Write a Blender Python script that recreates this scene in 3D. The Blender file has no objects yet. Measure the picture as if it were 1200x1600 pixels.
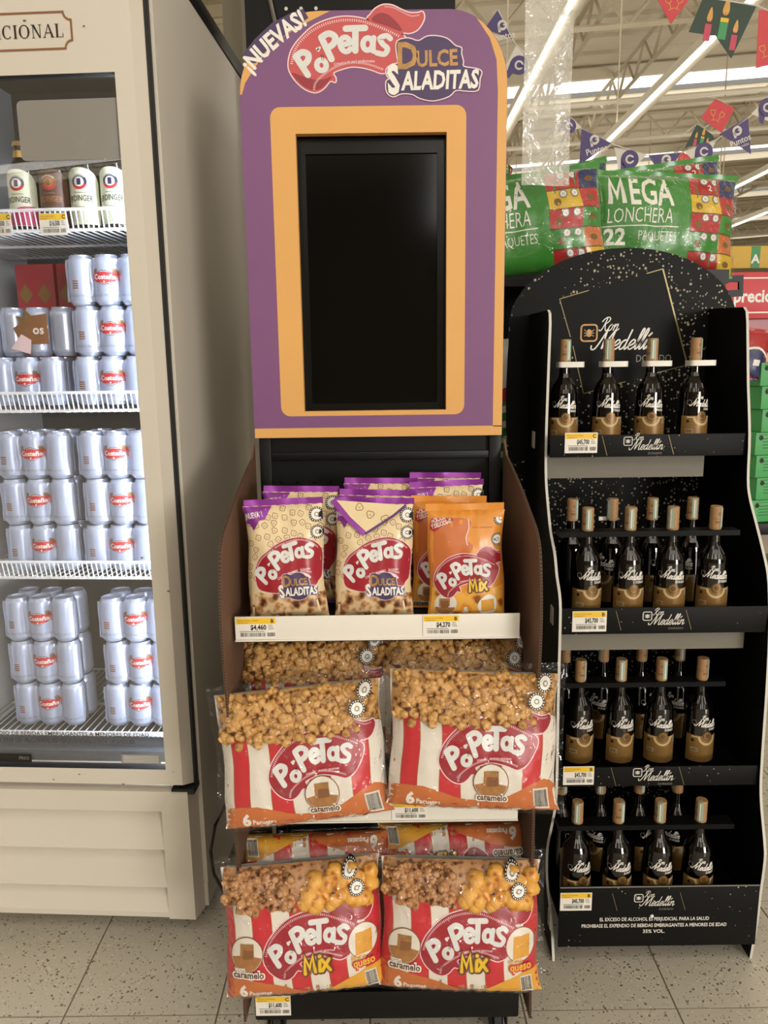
import bpy, bmesh, math, random
from mathutils import Vector, Matrix, noise
from mathutils.geometry import tessellate_polygon
C = bpy.context.scene.collection
S = bpy.context.scene
PI = math.pi
random.seed(4)

# ------------------------------------------------------------ camera, light, exposure
PITCH, ROLL, EYE = math.radians(11.0), math.radians(0.75), 1.52
_F = Vector((0, math.cos(PITCH), -math.sin(PITCH)))
_R0 = Vector((1, 0, 0)); _U0 = Vector((0, math.sin(PITCH), math.cos(PITCH)))
_R = _R0*math.cos(ROLL) - _U0*math.sin(ROLL); _U = _U0*math.cos(ROLL) + _R0*math.sin(ROLL)
cam = bpy.data.objects.new('camera', bpy.data.cameras.new('camera')); C.objects.link(cam)
cam.data.lens = 27; cam.data.sensor_width = 36; cam.data.clip_start = .02; cam.data.clip_end = 300
mw = Matrix((( _R.x, _U.x, -_F.x, 0), (_R.y, _U.y, -_F.y, 0), (_R.z, _U.z, -_F.z, EYE), (0, 0, 0, 1)))
cam.matrix_world = mw
S.camera = cam
w = bpy.data.worlds.new('world'); S.world = w; w.use_nodes = True
w.node_tree.nodes['Background'].inputs[0].default_value = (1, .95, .86, 1)
w.node_tree.nodes['Background'].inputs[1].default_value = .25
S.view_settings.view_transform = 'Standard'; S.view_settings.look = 'None'
S.view_settings.exposure = 0.3; S.view_settings.gamma = 1; S.view_settings.use_curve_mapping = False
SKY_STRENGTH = 1.3
LAMP_POWER = 19
LED_POWER = 6.5
def area(name, loc, rot, sx, sy, power, col=(1, .955, .9)):
    l = bpy.data.lights.new(name, 'AREA'); l.shape = 'RECTANGLE'; l.size = sx; l.size_y = sy
    l.energy = power; l.color = col
    o = bpy.data.objects.new(name, l); C.objects.link(o); o.location = loc; o.rotation_euler = rot
    return o
for k, (x, y) in enumerate([(-2.0, -3), (1.0, -3), (4.0, -3), (-2.0, -7), (1.0, -7), (4.0, -7)]):
    area('hall_lamp_light', (x, y, 4.2), (0.6, 0, 0), .5, 2.6, LAMP_POWER)

area('storefront_daylight', (12.5, -18.5, 3.2), (math.radians(88), 0, math.radians(33)), 5.5, 3.6, 2000, (1, .96, .9))

def at(x, y, Y):                         # photo pixel -> point at the depth Y
    d = _F + _R*((x-600)/1200) + _U*((800-y)/1200)
    return Vector((0, 0, EYE)) + d*(Y/d.y)

# ------------------------------------------------------------ materials
def lin(h):
    if not isinstance(h, str): return tuple(h)
    v = [int(h[i:i+2], 16)/255 for i in (0, 2, 4)]
    return tuple(c/12.92 if c <= .04045 else ((c+.055)/1.055)**2.4 for c in v)
M = {}
def mat(name, col, rough=.5, metal=0, spec=.5, var=.12, scale=25, bump=0, bscale=60, col2=None, emit=0, coat=0):
    m = bpy.data.materials.new(name); m.use_nodes = True; nt = m.node_tree; N = nt.nodes; L = nt.links
    b = N['Principled BSDF']; c = lin(col)
    b.inputs['Roughness'].default_value = rough; b.inputs['Metallic'].default_value = metal
    b.inputs['Specular IOR Level'].default_value = spec
    if coat: b.inputs['Coat Weight'].default_value = coat; b.inputs['Coat Roughness'].default_value = .08
    tc = N.new('ShaderNodeTexCoord'); nz = N.new('ShaderNodeTexNoise'); nz.inputs['Scale'].default_value = scale
    nz.inputs['Detail'].default_value = 3
    L.new(tc.outputs['Object'], nz.inputs['Vector'])
    mx = N.new('ShaderNodeMix'); mx.data_type = 'RGBA'
    c2 = lin(col2) if col2 else tuple(x*(1-var*2) for x in c)
    c1 = c if col2 else tuple(min(1, x*(1+var*.6)) for x in c)
    mx.inputs['A'].default_value = (*c2, 1); mx.inputs['B'].default_value = (*c1, 1)
    if col2:
        rp = N.new('ShaderNodeMapRange'); rp.inputs[1].default_value = .38; rp.inputs[2].default_value = .62
        L.new(nz.outputs['Fac'], rp.inputs[0]); L.new(rp.outputs[0], mx.inputs['Factor'])
    else: L.new(nz.outputs['Fac'], mx.inputs['Factor'])
    L.new(mx.outputs['Result'], b.inputs['Base Color'])
    if bump:
        n2 = N.new('ShaderNodeTexNoise'); n2.inputs['Scale'].default_value = bscale; n2.inputs['Detail'].default_value = 4
        L.new(tc.outputs['Object'], n2.inputs['Vector'])
        bp = N.new('ShaderNodeBump'); bp.inputs['Strength'].default_value = bump; bp.inputs['Distance'].default_value = .01
        L.new(n2.outputs['Fac'], bp.inputs['Height']); L.new(bp.outputs[0], b.inputs['Normal'])
    if emit:
        b.inputs['Emission Color'].default_value = (*c, 1); b.inputs['Emission Strength'].default_value = emit
    M[name] = m; return m
def film(name, tint=(1, 1, 1), base=.04, ior=1.45, bump=.25, bscale=45, rough=.06, haze=0, hcol=(.8, .78, .7)):
    m = bpy.data.materials.new(name); m.use_nodes = True; nt = m.node_tree; N = nt.nodes; L = nt.links
    N.remove(N['Principled BSDF']); out = N['Material Output']
    tr = N.new('ShaderNodeBsdfTransparent'); tr.inputs[0].default_value = (*tint, 1)
    gl = N.new('ShaderNodeBsdfGlossy'); gl.inputs['Roughness'].default_value = rough
    lw = N.new('ShaderNodeLayerWeight'); lw.inputs['Blend'].default_value = .5; fr = N.new('ShaderNodeMath'); fr.operation = 'POWER'; fr.inputs[1].default_value = 4.5; L.new(lw.outputs['Facing'], fr.inputs[0])
    ad = N.new('ShaderNodeMath'); ad.operation = 'ADD'; ad.inputs[1].default_value = base; ad.use_clamp = True
    L.new(fr.outputs[0], ad.inputs[0])
    src = tr.outputs[0]
    if haze:
        df = N.new('ShaderNodeBsdfDiffuse'); df.inputs[0].default_value = (*hcol, 1)
        hm = N.new('ShaderNodeMixShader'); hm.inputs[0].default_value = haze
        L.new(tr.outputs[0], hm.inputs[1]); L.new(df.outputs[0], hm.inputs[2]); src = hm.outputs[0]
    mx = N.new('ShaderNodeMixShader'); L.new(ad.outputs[0], mx.inputs[0]); L.new(src, mx.inputs[1]); L.new(gl.outputs[0], mx.inputs[2])
    if bump:
        tc = N.new('ShaderNodeTexCoord'); nz = N.new('ShaderNodeTexNoise'); nz.inputs['Scale'].default_value = bscale
        nz.inputs['Detail'].default_value = 2; nz.inputs['Distortion'].default_value = 1.5
        L.new(tc.outputs['Object'], nz.inputs['Vector'])
        bp = N.new('ShaderNodeBump'); bp.inputs['Strength'].default_value = bump; bp.inputs['Distance'].default_value = .02
        L.new(nz.outputs['Fac'], bp.inputs['Height']); L.new(bp.outputs[0], gl.inputs['Normal']); L.new(bp.outputs[0], lw.inputs['Normal'])
    L.new(mx.outputs[0], out.inputs['Surface']); M[name] = m; return m
def cells(name, cols, scale=60, rough=.4, bump=.5):
    """printed or piled pieces: voronoi cells shaded through a colour ramp"""
    m = bpy.data.materials.new(name); m.use_nodes = True; nt = m.node_tree; N = nt.nodes; L = nt.links
    b = N['Principled BSDF']; b.inputs['Roughness'].default_value = rough
    tc = N.new('ShaderNodeTexCoord'); v = N.new('ShaderNodeTexVoronoi'); v.inputs['Scale'].default_value = scale
    nz = N.new('ShaderNodeTexNoise'); nz.inputs['Scale'].default_value = scale*.8; nz.inputs['Detail'].default_value = 4
    L.new(tc.outputs['Object'], v.inputs['Vector']); L.new(tc.outputs['Object'], nz.inputs['Vector'])
    mt = N.new('ShaderNodeMath'); mt.operation = 'MULTIPLY_ADD'; mt.inputs[1].default_value = .55
    L.new(v.outputs['Distance'], mt.inputs[0]); L.new(nz.outputs['Fac'], mt.inputs[2])
    rp = N.new('ShaderNodeValToRGB'); e = rp.color_ramp.elements
    ps = ([.56, .68, .79, .9] if 'print' in name else [.5, .62, .74, .86])[:len(cols)]
    e[0].position = ps[0]; e[0].color = (*lin(cols[0]), 1); e[1].position = ps[-1]; e[1].color = (*lin(cols[-1]), 1)
    for p_, c_ in list(zip(ps, cols))[1:-1]:
        q = e.new(p_); q.color = (*lin(c_), 1)
    L.new(mt.outputs[0], rp.inputs[0]); L.new(rp.outputs[0], b.inputs['Base Color'])
    M[name] = m; return m
def speckle(name, base='0c0c0c', dense=.5):
    m = bpy.data.materials.new(name); m.use_nodes = True; nt = m.node_tree; N = nt.nodes; L = nt.links
    b = N['Principled BSDF']; b.inputs['Roughness'].default_value = .5; b.inputs['Specular IOR Level'].default_value = .14
    tc = N.new('ShaderNodeTexCoord'); prev = None
    mask = N.new('ShaderNodeTexNoise'); mask.inputs['Scale'].default_value = 5; L.new(tc.outputs['Object'], mask.inputs['Vector'])
    for sc, lo in ((55, .13), (110, .2)):
        v = N.new('ShaderNodeTexVoronoi'); v.inputs['Scale'].default_value = sc; L.new(tc.outputs['Object'], v.inputs['Vector'])
        sp = N.new('ShaderNodeSeparateColor'); L.new(v.outputs['Color'], sp.inputs[0])
        a = N.new('ShaderNodeMath'); a.operation = 'ADD'; L.new(sp.outputs[0], a.inputs[0]); L.new(mask.outputs['Fac'], a.inputs[1])
        r = N.new('ShaderNodeMapRange'); r.inputs[1].default_value = 1.45-dense; r.inputs[2].default_value = 1.75-dense; r.inputs[3].default_value = 0; r.inputs[4].default_value = lo*(1.6 if dense > .4 else .9)
        L.new(a.outputs[0], r.inputs[0])
        ls = N.new('ShaderNodeMath'); ls.operation = 'LESS_THAN'; L.new(v.outputs['Distance'], ls.inputs[0]); L.new(r.outputs[0], ls.inputs[1])
        if prev:
            mxx = N.new('ShaderNodeMath'); mxx.operation = 'MAXIMUM'; L.new(prev.outputs[0], mxx.inputs[0]); L.new(ls.outputs[0], mxx.inputs[1]); prev = mxx
        else: prev = ls
    mx = N.new('ShaderNodeMix'); mx.data_type = 'RGBA'; mx.inputs['A'].default_value = (*lin(base), 1); mx.inputs['B'].default_value = (*lin('a89f86'), 1)
    L.new(prev.outputs[0], mx.inputs['Factor']); L.new(mx.outputs['Result'], b.inputs['Base Color'])
    M[name] = m; return m
def terrazzo(name, brick=False):
    m = bpy.data.materials.new(name); m.use_nodes = True; nt = m.node_tree; N = nt.nodes; L = nt.links
    b = N['Principled BSDF']; b.inputs['Roughness'].default_value = .32
    tc = N.new('ShaderNodeTexCoord')
    mx = N.new('ShaderNodeMix'); mx.data_type = 'RGBA'
    nz = N.new('ShaderNodeTexNoise'); nz.inputs['Scale'].default_value = 3; L.new(tc.outputs['Object'], nz.inputs['Vector'])
    mx.inputs['A'].default_value = (*lin('b9b1a0'), 1); mx.inputs['B'].default_value = (*lin('cdc5b5'), 1); L.new(nz.outputs['Fac'], mx.inputs['Factor'])
    last = mx.outputs['Result']
    for sc, th, col, dr in ((105, .27, '766d5b', .6), (180, .25, '5c5343', .55), (140, .3, 'd6cdb8', .6)):
        wv = N.new('ShaderNodeTexNoise'); wv.inputs['Scale'].default_value = 90; L.new(tc.outputs['Object'], wv.inputs['Vector'])
        wm = N.new('ShaderNodeVectorMath'); wm.operation = 'MULTIPLY_ADD'; wm.inputs[1].default_value = (.012, .012, 0)
        L.new(wv.outputs['Color'], wm.inputs[0]); L.new(tc.outputs['Object'], wm.inputs[2])
        v = N.new('ShaderNodeTexVoronoi'); v.inputs['Scale'].default_value = sc; L.new(wm.outputs[0], v.inputs['Vector'])
        sp = N.new('ShaderNodeSeparateColor'); L.new(v.outputs['Color'], sp.inputs[0])
        r = N.new('ShaderNodeMapRange'); r.inputs[1].default_value = dr; r.inputs[2].default_value = 1; r.inputs[4].default_value = th*1.5
        L.new(sp.outputs[0], r.inputs[0])
        ls = N.new('ShaderNodeMath'); ls.operation = 'LESS_THAN'; L.new(v.outputs['Distance'], ls.inputs[0]); L.new(r.outputs[0], ls.inputs[1])
        m2 = N.new('ShaderNodeMix'); m2.data_type = 'RGBA'; L.new(ls.outputs[0], m2.inputs['Factor']); L.new(last, m2.inputs['A']); m2.inputs['B'].default_value = (*lin(col), 1)
        last = m2.outputs['Result']
    L.new(last, b.inputs['Base Color']); M[name] = m; return m

mat('cream_metal', 'd0c8b9', .38, var=.03, scale=4)
mat('cream_side', 'c6beb1', .38, var=.03, scale=3, spec=.7)
mat('dirt', '6d6558', .6)
mat('black_rubber', '161412', .6)
mat('black_metal', '0d0d0d', .42, spec=.25, var=.05)
mat('black_gloss', '060606', .25, spec=.3, var=.02)
mat('screen_glass', '040404', .1, spec=.25, var=.02)
mat('white_plastic', 'e6e1d6', .4, var=.02)
mat('white_wire', 'eef0f2', .35, var=.02)
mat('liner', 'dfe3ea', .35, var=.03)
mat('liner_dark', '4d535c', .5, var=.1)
mat('purple', '7d4f7c', .45, var=.06, scale=6)
mat('purple_dark', '47355c', .45, var=.04)
mat('purple_ink', '54286a', .4, var=.05)
mat('purple_foil', '9a3fa8', .3, var=.2, scale=40, metal=.3)
mat('orange', 'dfa75c', .5, var=.04, scale=6)
mat('orange_foil', 'e3943a', .3, var=.1, scale=20)
mat('orange_band', 'c9713c', .35, var=.06)
mat('yellow_band', 'e3a53a', .35, var=.06)
mat('ink_red', 'c4303a', .35, var=.05)
mat('ink_red_dark', 'a02230', .35, var=.05)
mat('logo_red', 'c75353', .45, var=.06, scale=12)
mat('logo_red_deep', '96303a', .45, var=.06, scale=12)
mat('logo_red_pale', 'ce6062', .45, var=.06, scale=12)
mat('ink_white', 'ebe6dc', .4, var=.02)
mat('ink_letter', 'dcdcd8', .4, var=.06, scale=40)
mat('ink_pink', 'ecd0d4', .4, var=.03)
mat('ink_black', '17130f', .45, var=.02)
mat('ink_grey', '8a857b', .5, var=.05)
mat('ink_darkgrey', '4b4741', .5, var=.05)
mat('ink_gold', 'b98c52', .35, var=.25, scale=90, metal=.3)
mat('ink_gold_dark', '7a5a2c', .4, var=.1)
mat('ink_yellow', 'ecc331', .35, var=.1, scale=60)
mat('ink_brown', '8a5a35', .5, var=.1)
mat('ink_brown_dark', '5b3418', .5)
mat('ink_caramel', 'b57d49', .4, var=.25, scale=80)
mat('ink_cheese', 'e5a53f', .4, var=.15, scale=70)
mat('tag_yellow', 'f0c330', .45, var=.03)
mat('cream_bag', 'e6d0a4', .32, var=.05, scale=20)
mat('stripe_red', 'c93038', .32, var=.06)
mat('stripe_white', 'e4dccf', .32, var=.04)
mat('kraft', '6a4c38', .75, var=.08, scale=12)
mat('kraft_edge', '2a2019', .8)
mat('gold_line', '8f8156', .35, metal=.4)
mat('board_black', '0a0a0a', .5, spec=.14, var=.05)
mat('board_grey', '7b7669', .6, var=.04)
mat('board_white', 'd3cfc4', .6, var=.03)
mat('bottle_glass', '070504', .07, spec=.6, var=.02, coat=.4)
mat('cork_cap', 'a98257', .5, var=.12, scale=120)
mat('cork_print', '6d4526', .5)
mat('seal_green', '9fb09a', .5, var=.15, scale=300)
mat('seal_pink', 'b98a80', .5, var=.15, scale=300)
mat('label_gold', '8d6a38', .4, var=.12, scale=150, metal=.2)
mat('label_cream', 'cbb384', .4)
mat('medal', '6b4f2a', .35, metal=.5, var=.2, scale=200)
mat('can_silver', 'b9c1d6', .28, metal=.45, var=.04, scale=30)
mat('wrap_silver', 'b4bdd6', .3, metal=.25, var=.1, scale=18)
mat('beer_label', 'dfe2c8', .4, var=.04)
mat('beer_label_brown', '5a3b2e', .4, var=.08)
mat('beer_glass', '120c08', .08, spec=.6)
mat('gold_foil', 'c9a660', .3, metal=.6)
mat('pink_print', 'c93a6c', .4)
mat('green_bag', '3f8a33', .28, var=.12, scale=10)
mat('green_box', '4fae62', .5, var=.06)
mat('green_box_ink', '2c6b3b', .5)
mat('navy', '2b3160', .35, var=.1)
mat('bag_red', 'b5302f', .3, var=.1, scale=20)
mat('bag_yellow', 'd9b432', .3, var=.1, scale=20)
mat('bag_white', 'd8d8cf', .35, var=.06)
mat('pillar_paint', 'a39a83', .6, var=.05, scale=3)
mat('pillar_strip', 'b9b19c', .6, var=.05, scale=3)
mat('roof_sheet', 'd9ceb8', .7, var=.08, scale=1)
mat('roof_steel', 'c2b69d', .6, var=.08, scale=2)
mat('roof_steel_pale', 'e4dcc9', .5, var=.05, scale=2)
mat('hall_wall', 'b5ac98', .7, var=.05, scale=.5)
mat('skylight', (1, .97, .9), .6, var=0, emit=SKY_STRENGTH)
mat('tube_lamp', (1, .96, .88), .6, var=0, emit=9)
mat('led', (.8, .9, 1), .5, var=0, emit=22)
mat('flag_purple', '55487c', .6, var=.06)
mat('flag_white', 'dcd6cc', .6, var=.04)
mat('flag_red', 'd2484f', .6, var=.05)
mat('flag_green', '34463c', .6, var=.05)
mat('candle_green', '4fa066', .6)
mat('flame', 'e2a95c', .6, var=.1)
mat('candle_pink', 'cf5068', .6)
mat('sign_red', 'd4333c', .45, var=.03)
mat('sign_yellow', 'd9b23a', .5, var=.06)
mat('grout', '8d8471', .8)
cells('popcorn_print', ['4a2a18', '8a5a36', 'bf9060', 'dcbf94'], 60, .35)
cells('puff_print', ['8a4a1a', 'd08a32', 'e5a848'], 48, .35)
cells('popcorn_gold', ['5a3315', 'a9773e', 'cb9c5c'], 70, .35)
cells('popcorn_brown', ['4d2b17', '97623a', 'b98859'], 70, .35)
cells('puff_orange', ['a85f1f', 'd2913a', 'dfa64c'], 60, .4)
speckle('speckle_board', dense=.54)
speckle('speckle_lip', '101010', dense=.28)
terrazzo('terrazzo')
film('clear_film', base=.03, bump=.6, bscale=26, rough=.05)
film('door_glass', base=.11, bump=0, rough=.01, ior=1.5)
film('hanging_film', base=.05, bump=.6, bscale=14, haze=.3, rough=.1)
film('frosted', base=.02, bump=.1, rough=.2, haze=.8, hcol=(.3, .28, .25))

# ------------------------------------------------------------ mesh building
class MB:
    def __init__(s): s.v = []; s.f = []; s.m = []; s.names = []
    def mi(s, m):
        if m not in s.names: s.names.append(m)
        return s.names.index(m)
    def add(s, vs, fs, m):
        k = len(s.v); i = s.mi(m); s.v += [tuple(v) for v in vs]
        for f in fs: s.f.append(tuple(a+k for a in f)); s.m.append(i)
    def box(s, x0, x1, y0, y1, z0, z1, m, bev=0):
        if bev:
            bm = bmesh.new(); bmesh.ops.create_cube(bm, size=1)
            for v in bm.verts: v.co = ((x0+x1)/2+v.co.x*(x1-x0), (y0+y1)/2+v.co.y*(y1-y0), (z0+z1)/2+v.co.z*(z1-z0))
            bmesh.ops.bevel(bm, geom=list(bm.edges), offset=bev, segments=2, affect='EDGES', profile=.6)
            s.bm(bm, m); return
        v = [(x, y, z) for z in (z0, z1) for y in (y0, y1) for x in (x0, x1)]
        s.add(v, [(0, 2, 3, 1), (4, 5, 7, 6), (0, 1, 5, 4), (2, 6, 7, 3), (0, 4, 6, 2), (1, 3, 7, 5)], m)
    def bm(s, bm, m):
        bm.verts.index_update(); s.add([v.co for v in bm.verts], [[v.index for v in f.verts] for f in bm.faces], m); bm.free()
    def prism(s, pts, fn, d0, d1, m, mside=None, holes=()):
        """pts 2D outline -> fn(u,v,d); caps at d0 (front) and d1"""
        loops = [list(pts)] + [list(h) for h in holes]
        flat = [q for l in loops for q in l]
        tri = tessellate_polygon([[Vector((a, b, 0)) for a, b in l] for l in loops])
        n = len(flat)
        s.add([fn(a, b, d0) for a, b in flat]+[fn(a, b, d1) for a, b in flat], [t for t in tri]+[tuple(i+n for i in t[::-1]) for t in tri], m)
        for l in loops:
            k = len(l)
            s.add([fn(a, b, d0) for a, b in l]+[fn(a, b, d1) for a, b in l], [(i, (i+1) % k, (i+1) % k+k, i+k) for i in range(k)], mside or m)
    def lathe(s, prof, seg, m, c=(0, 0, 0), mats=None):
        for j in range(len(prof)-1):
            (r0, z0), (r1, z1) = prof[j], prof[j+1]; vs = []
            for r, z in ((r0, z0), (r1, z1)):
                vs += [(c[0]+r*math.cos(2*PI*i/seg), c[1]+r*math.sin(2*PI*i/seg), c[2]+z) for i in range(seg)]
            s.add(vs, [(i, (i+1) % seg, (i+1) % seg+seg, i+seg) for i in range(seg)], mats[j] if mats else m)
    def disc(s, r, z, seg, m, c=(0, 0, 0)):
        s.add([(c[0]+r*math.cos(2*PI*i/seg), c[1]+r*math.sin(2*PI*i/seg), c[2]+z) for i in range(seg)], [tuple(range(seg))], m)
    def tube(s, path, r, m, seg=6):
        path = [Vector(p) for p in path]; rings = []
        for i, p in enumerate(path):
            d = (path[min(i+1, len(path)-1)]-path[max(i-1, 0)]).normalized()
            a = d.cross(Vector((0, 0, 1)) if abs(d.z) < .9 else Vector((1, 0, 0))).normalized(); b = d.cross(a)
            rings.append([p+a*r*math.cos(2*PI*k/seg)+b*r*math.sin(2*PI*k/seg) for k in range(seg)])
        vs = [v for q in rings for v in q]; fs = []
        for i in range(len(path)-1):
            for k in range(seg): fs.append((i*seg+k, i*seg+(k+1) % seg, (i+1)*seg+(k+1) % seg, (i+1)*seg+k))
        fs += [tuple(range(seg)), tuple(range(len(vs)-seg, len(vs)))]
        s.add(vs, fs, m)
    def bar(s, p, q, w, m): s.tube([p, q], w*.7, m, 4)
    def grid(s, fn, us, vs, m):
        nu, nv = len(us), len(vs)
        s.add([fn(u, v) for v in vs for u in us], [(j*nu+i, j*nu+i+1, (j+1)*nu+i+1, (j+1)*nu+i) for j in range(nv-1) for i in range(nu-1)], m)
    def build(s, name, parent=None, angle=35, weld=False):
        me = bpy.data.meshes.new(name); me.from_pydata(s.v, [], s.f)
        for n in s.names: me.materials.append(M[n])
        me.polygons.foreach_set('material_index', s.m)
        if weld:
            bm = bmesh.new(); bm.from_mesh(me); bmesh.ops.remove_doubles(bm, verts=bm.verts, dist=1e-5)
            bmesh.ops.recalc_face_normals(bm, faces=bm.faces); bm.to_mesh(me); bm.free()
        me.polygons.foreach_set('use_smooth', [True]*len(me.polygons)); me.set_sharp_from_angle(angle=math.radians(angle))
        me.update()
        o = bpy.data.objects.new(name, me); C.objects.link(o)
        if parent: o.parent = parent
        return o
def tag(o, label=None, cat=None, group=None, kind=None):
    for k, v in (('label', label), ('category', cat), ('group', group), ('kind', kind)):
        if v: o[k] = v
    return o
def empty(name, label, cat, loc=(0, 0, 0), rot=(0, 0, 0), group=None):
    o = bpy.data.objects.new(name, None); C.objects.link(o); o.location = loc; o.rotation_euler = rot; o.empty_display_size = .05
    return tag(o, label, cat, group)
TURN = [0]
def kids(o):
    return [c for c in bpy.data.objects if c.parent == o]
def dup(o, loc, rot, label, group=None):
    r = o.copy(); C.objects.link(r); r.location = loc; r.rotation_euler = rot; r['label'] = label
    if group: r['group'] = group
    for c in kids(o):
        k = c.copy(); C.objects.link(k); k.parent = r
        if c.name.startswith(('cork_cap', 'tax_seal')): k.rotation_euler.z = TURN[0]
        for g in kids(c):
            q = g.copy(); C.objects.link(q); q.parent = k
    return r

# ------------------------------------------------------------ flat print (lettering, logos): 2D shapes laid on a surface
_tc = {}
def text2d(t, bold=0):
    if (t, bold) in _tc: return _tc[(t, bold)]
    cu = bpy.data.curves.new('t', 'FONT'); cu.body = t; cu.size = 1; cu.offset = bold; cu.resolution_u = 2; cu.fill_mode = 'FRONT'
    o = bpy.data.objects.new('t', cu); me = o.to_mesh()
    v = [(a.co.x/.7, a.co.y/.7) for a in me.vertices]; f = [tuple(p.vertices) for p in me.polygons]
    o.to_mesh_clear(); bpy.data.objects.remove(o); bpy.data.curves.remove(cu)
    x0 = min(a for a, b in v); x1 = max(a for a, b in v)
    v = [(a-(x0+x1)/2, b) for a, b in v]
    _tc[(t, bold)] = (v, f, x1-x0); return _tc[(t, bold)]
class Art:
    def __init__(s): s.it = []
    def raw(s, v, f, m, l): s.it.append((list(v), list(f), m, l)); return s
    def poly(s, pts, m, l=1, holes=()):
        loops = [list(pts)]+[list(h) for h in holes]; flat = [q for a in loops for q in a]
        s.raw(flat, tessellate_polygon([[Vector((a, b, 0)) for a, b in q] for q in loops]), m, l); return s
    def rect(s, x0, x1, y0, y1, m, l=1): return s.raw([(x0, y0), (x1, y0), (x1, y1), (x0, y1)], [(0, 1, 2), (0, 2, 3)], m, l)
    def circ(s, x, y, r, m, l=1, ry=None, n=20, a0=0, a1=2*PI):
        ry = ry or r; pts = [(x+r*math.cos(a0+(a1-a0)*i/n), y+ry*math.sin(a0+(a1-a0)*i/n)) for i in range(n+(a1-a0 < 6))]
        return s.raw(pts+[(x, y)], [(i, (i+1) % len(pts), len(pts)) for i in range(len(pts)-(a1-a0 < 6))], m, l)
    def stroke(s, pts, wd, m, l=1, closed=False, caps=8):
        p = [q for k, q in enumerate(pts) if k == 0 or math.hypot(q[0]-pts[k-1][0], q[1]-pts[k-1][1]) > 1e-9]; h = wd/2; n = len(p)
        if closed and math.hypot(p[0][0]-p[-1][0], p[0][1]-p[-1][1]) < 1e-6: p = p[:-1]; n -= 1
        v = []; f = []
        for k in range(n):
            a, b, c = p[k-1] if (k or closed) else None, p[k], p[(k+1) % n] if (k < n-1 or closed) else None
            ds = [((y[0]-x[0]), (y[1]-x[1])) for x, y in ((a, b), (b, c)) if x and y]; ds = [(x/(math.hypot(x, y) or 1), y/(math.hypot(x, y) or 1)) for x, y in ds]
            tx, ty = ds[0][0]+ds[-1][0], ds[0][1]+ds[-1][1]; L = math.hypot(tx, ty) or 1; tx, ty = tx/L, ty/L
            q = h/max(.5, abs(tx*ds[0][0]+ty*ds[0][1])); v += [(b[0]-ty*q, b[1]+tx*q), (b[0]+ty*q, b[1]-tx*q)]
        for k in range(n if closed else n-1): a, b = 2*k, 2*((k+1) % n); f += [(a, a+1, b+1), (a, b+1, b)]
        if caps and not closed:
            for e, o in ((p[0], p[1]), (p[-1], p[-2])):
                t = math.atan2(e[1]-o[1], e[0]-o[0]); k = len(v); v += [(e[0]+h*math.cos(t+PI*(i/6-.5)), e[1]+h*math.sin(t+PI*(i/6-.5))) for i in range(7)]; f += [(k, k+i, k+i+1) for i in range(1, 6)]
        return s.raw(v, f, m, l)
    def dash(s, pts, step, ln, wd, m, l=1):
        acc = 0; v = []; f = []
        for (ax, ay), (bx, by) in zip(pts, pts[1:]):
            d = math.hypot(bx-ax, by-ay)
            if d < 1e-9: continue
            tx, ty = (bx-ax)/d, (by-ay)/d; q = -acc % step if acc else 0
            while q < d:
                cx, cy = ax+tx*q, ay+ty*q; k = len(v)
                v += [(cx+tx*a*wd/2-ty*b*ln/2, cy+ty*a*wd/2+tx*b*ln/2) for a, b in ((-1, -1), (1, -1), (1, 1), (-1, 1))]; f += [(k, k+1, k+2), (k, k+2, k+3)]
                q += step
            acc += d
        return s.raw(v, f, m, l)
    def text(s, t, x, y, h, m, l=2, bold=0, shear=0, rot=0, sx=1, arc=0, align='C', width=None):
        v, f, wd = text2d(t, bold)
        if width: sx = width/(wd*h)
        o = {'C': 0, 'L': wd/2, 'R': -wd/2}[align]; c, si = math.cos(math.radians(rot)), math.sin(math.radians(rot)); out = []
        for a, b in v:
            a = (a+o+shear*b)*h*sx; b = b*h
            if arc: th = a/arc; a, b = (arc+b)*math.sin(th), (arc+b)*math.cos(th)-arc
            out.append((x+a*c-b*si, y+a*si+b*c))
        return s.raw(out, f, m, l)
    def add(s, o, sc=1, x=0, y=0, rot=0, dl=0, sx=1):
        c, si = math.cos(math.radians(rot))*sc, math.sin(math.radians(rot))*sc
        for v, f, m, l in o.it: s.raw([(x+a*sx*c-b*si, y+a*sx*si+b*c) for a, b in v], f, m, l+dl)
        return s
    def clip(s, x0, x1, y0, y1):          # keep only what lies inside the rectangle
        for i, (v, f, m, l) in enumerate(s.it):
            if all(x0 <= a <= x1 and y0 <= b <= y1 for a, b in v): continue
            bm = bmesh.new(); vv = [bm.verts.new((a, b, 0)) for a, b in v]
            for q in f:
                try: bm.faces.new([vv[k] for k in q])
                except ValueError: pass
            for co, no in (((x0, 0, 0), (-1, 0, 0)), ((x1, 0, 0), (1, 0, 0)), ((0, y0, 0), (0, -1, 0)), ((0, y1, 0), (0, 1, 0))):
                bmesh.ops.bisect_plane(bm, geom=bm.verts[:]+bm.edges[:]+bm.faces[:], plane_co=co, plane_no=no, clear_outer=True)
            bm.verts.index_update(); s.it[i] = ([(q.co.x, q.co.y) for q in bm.verts], [tuple(q.index for q in fc.verts) for fc in bm.faces], m, l); bm.free()
        return s
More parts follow.
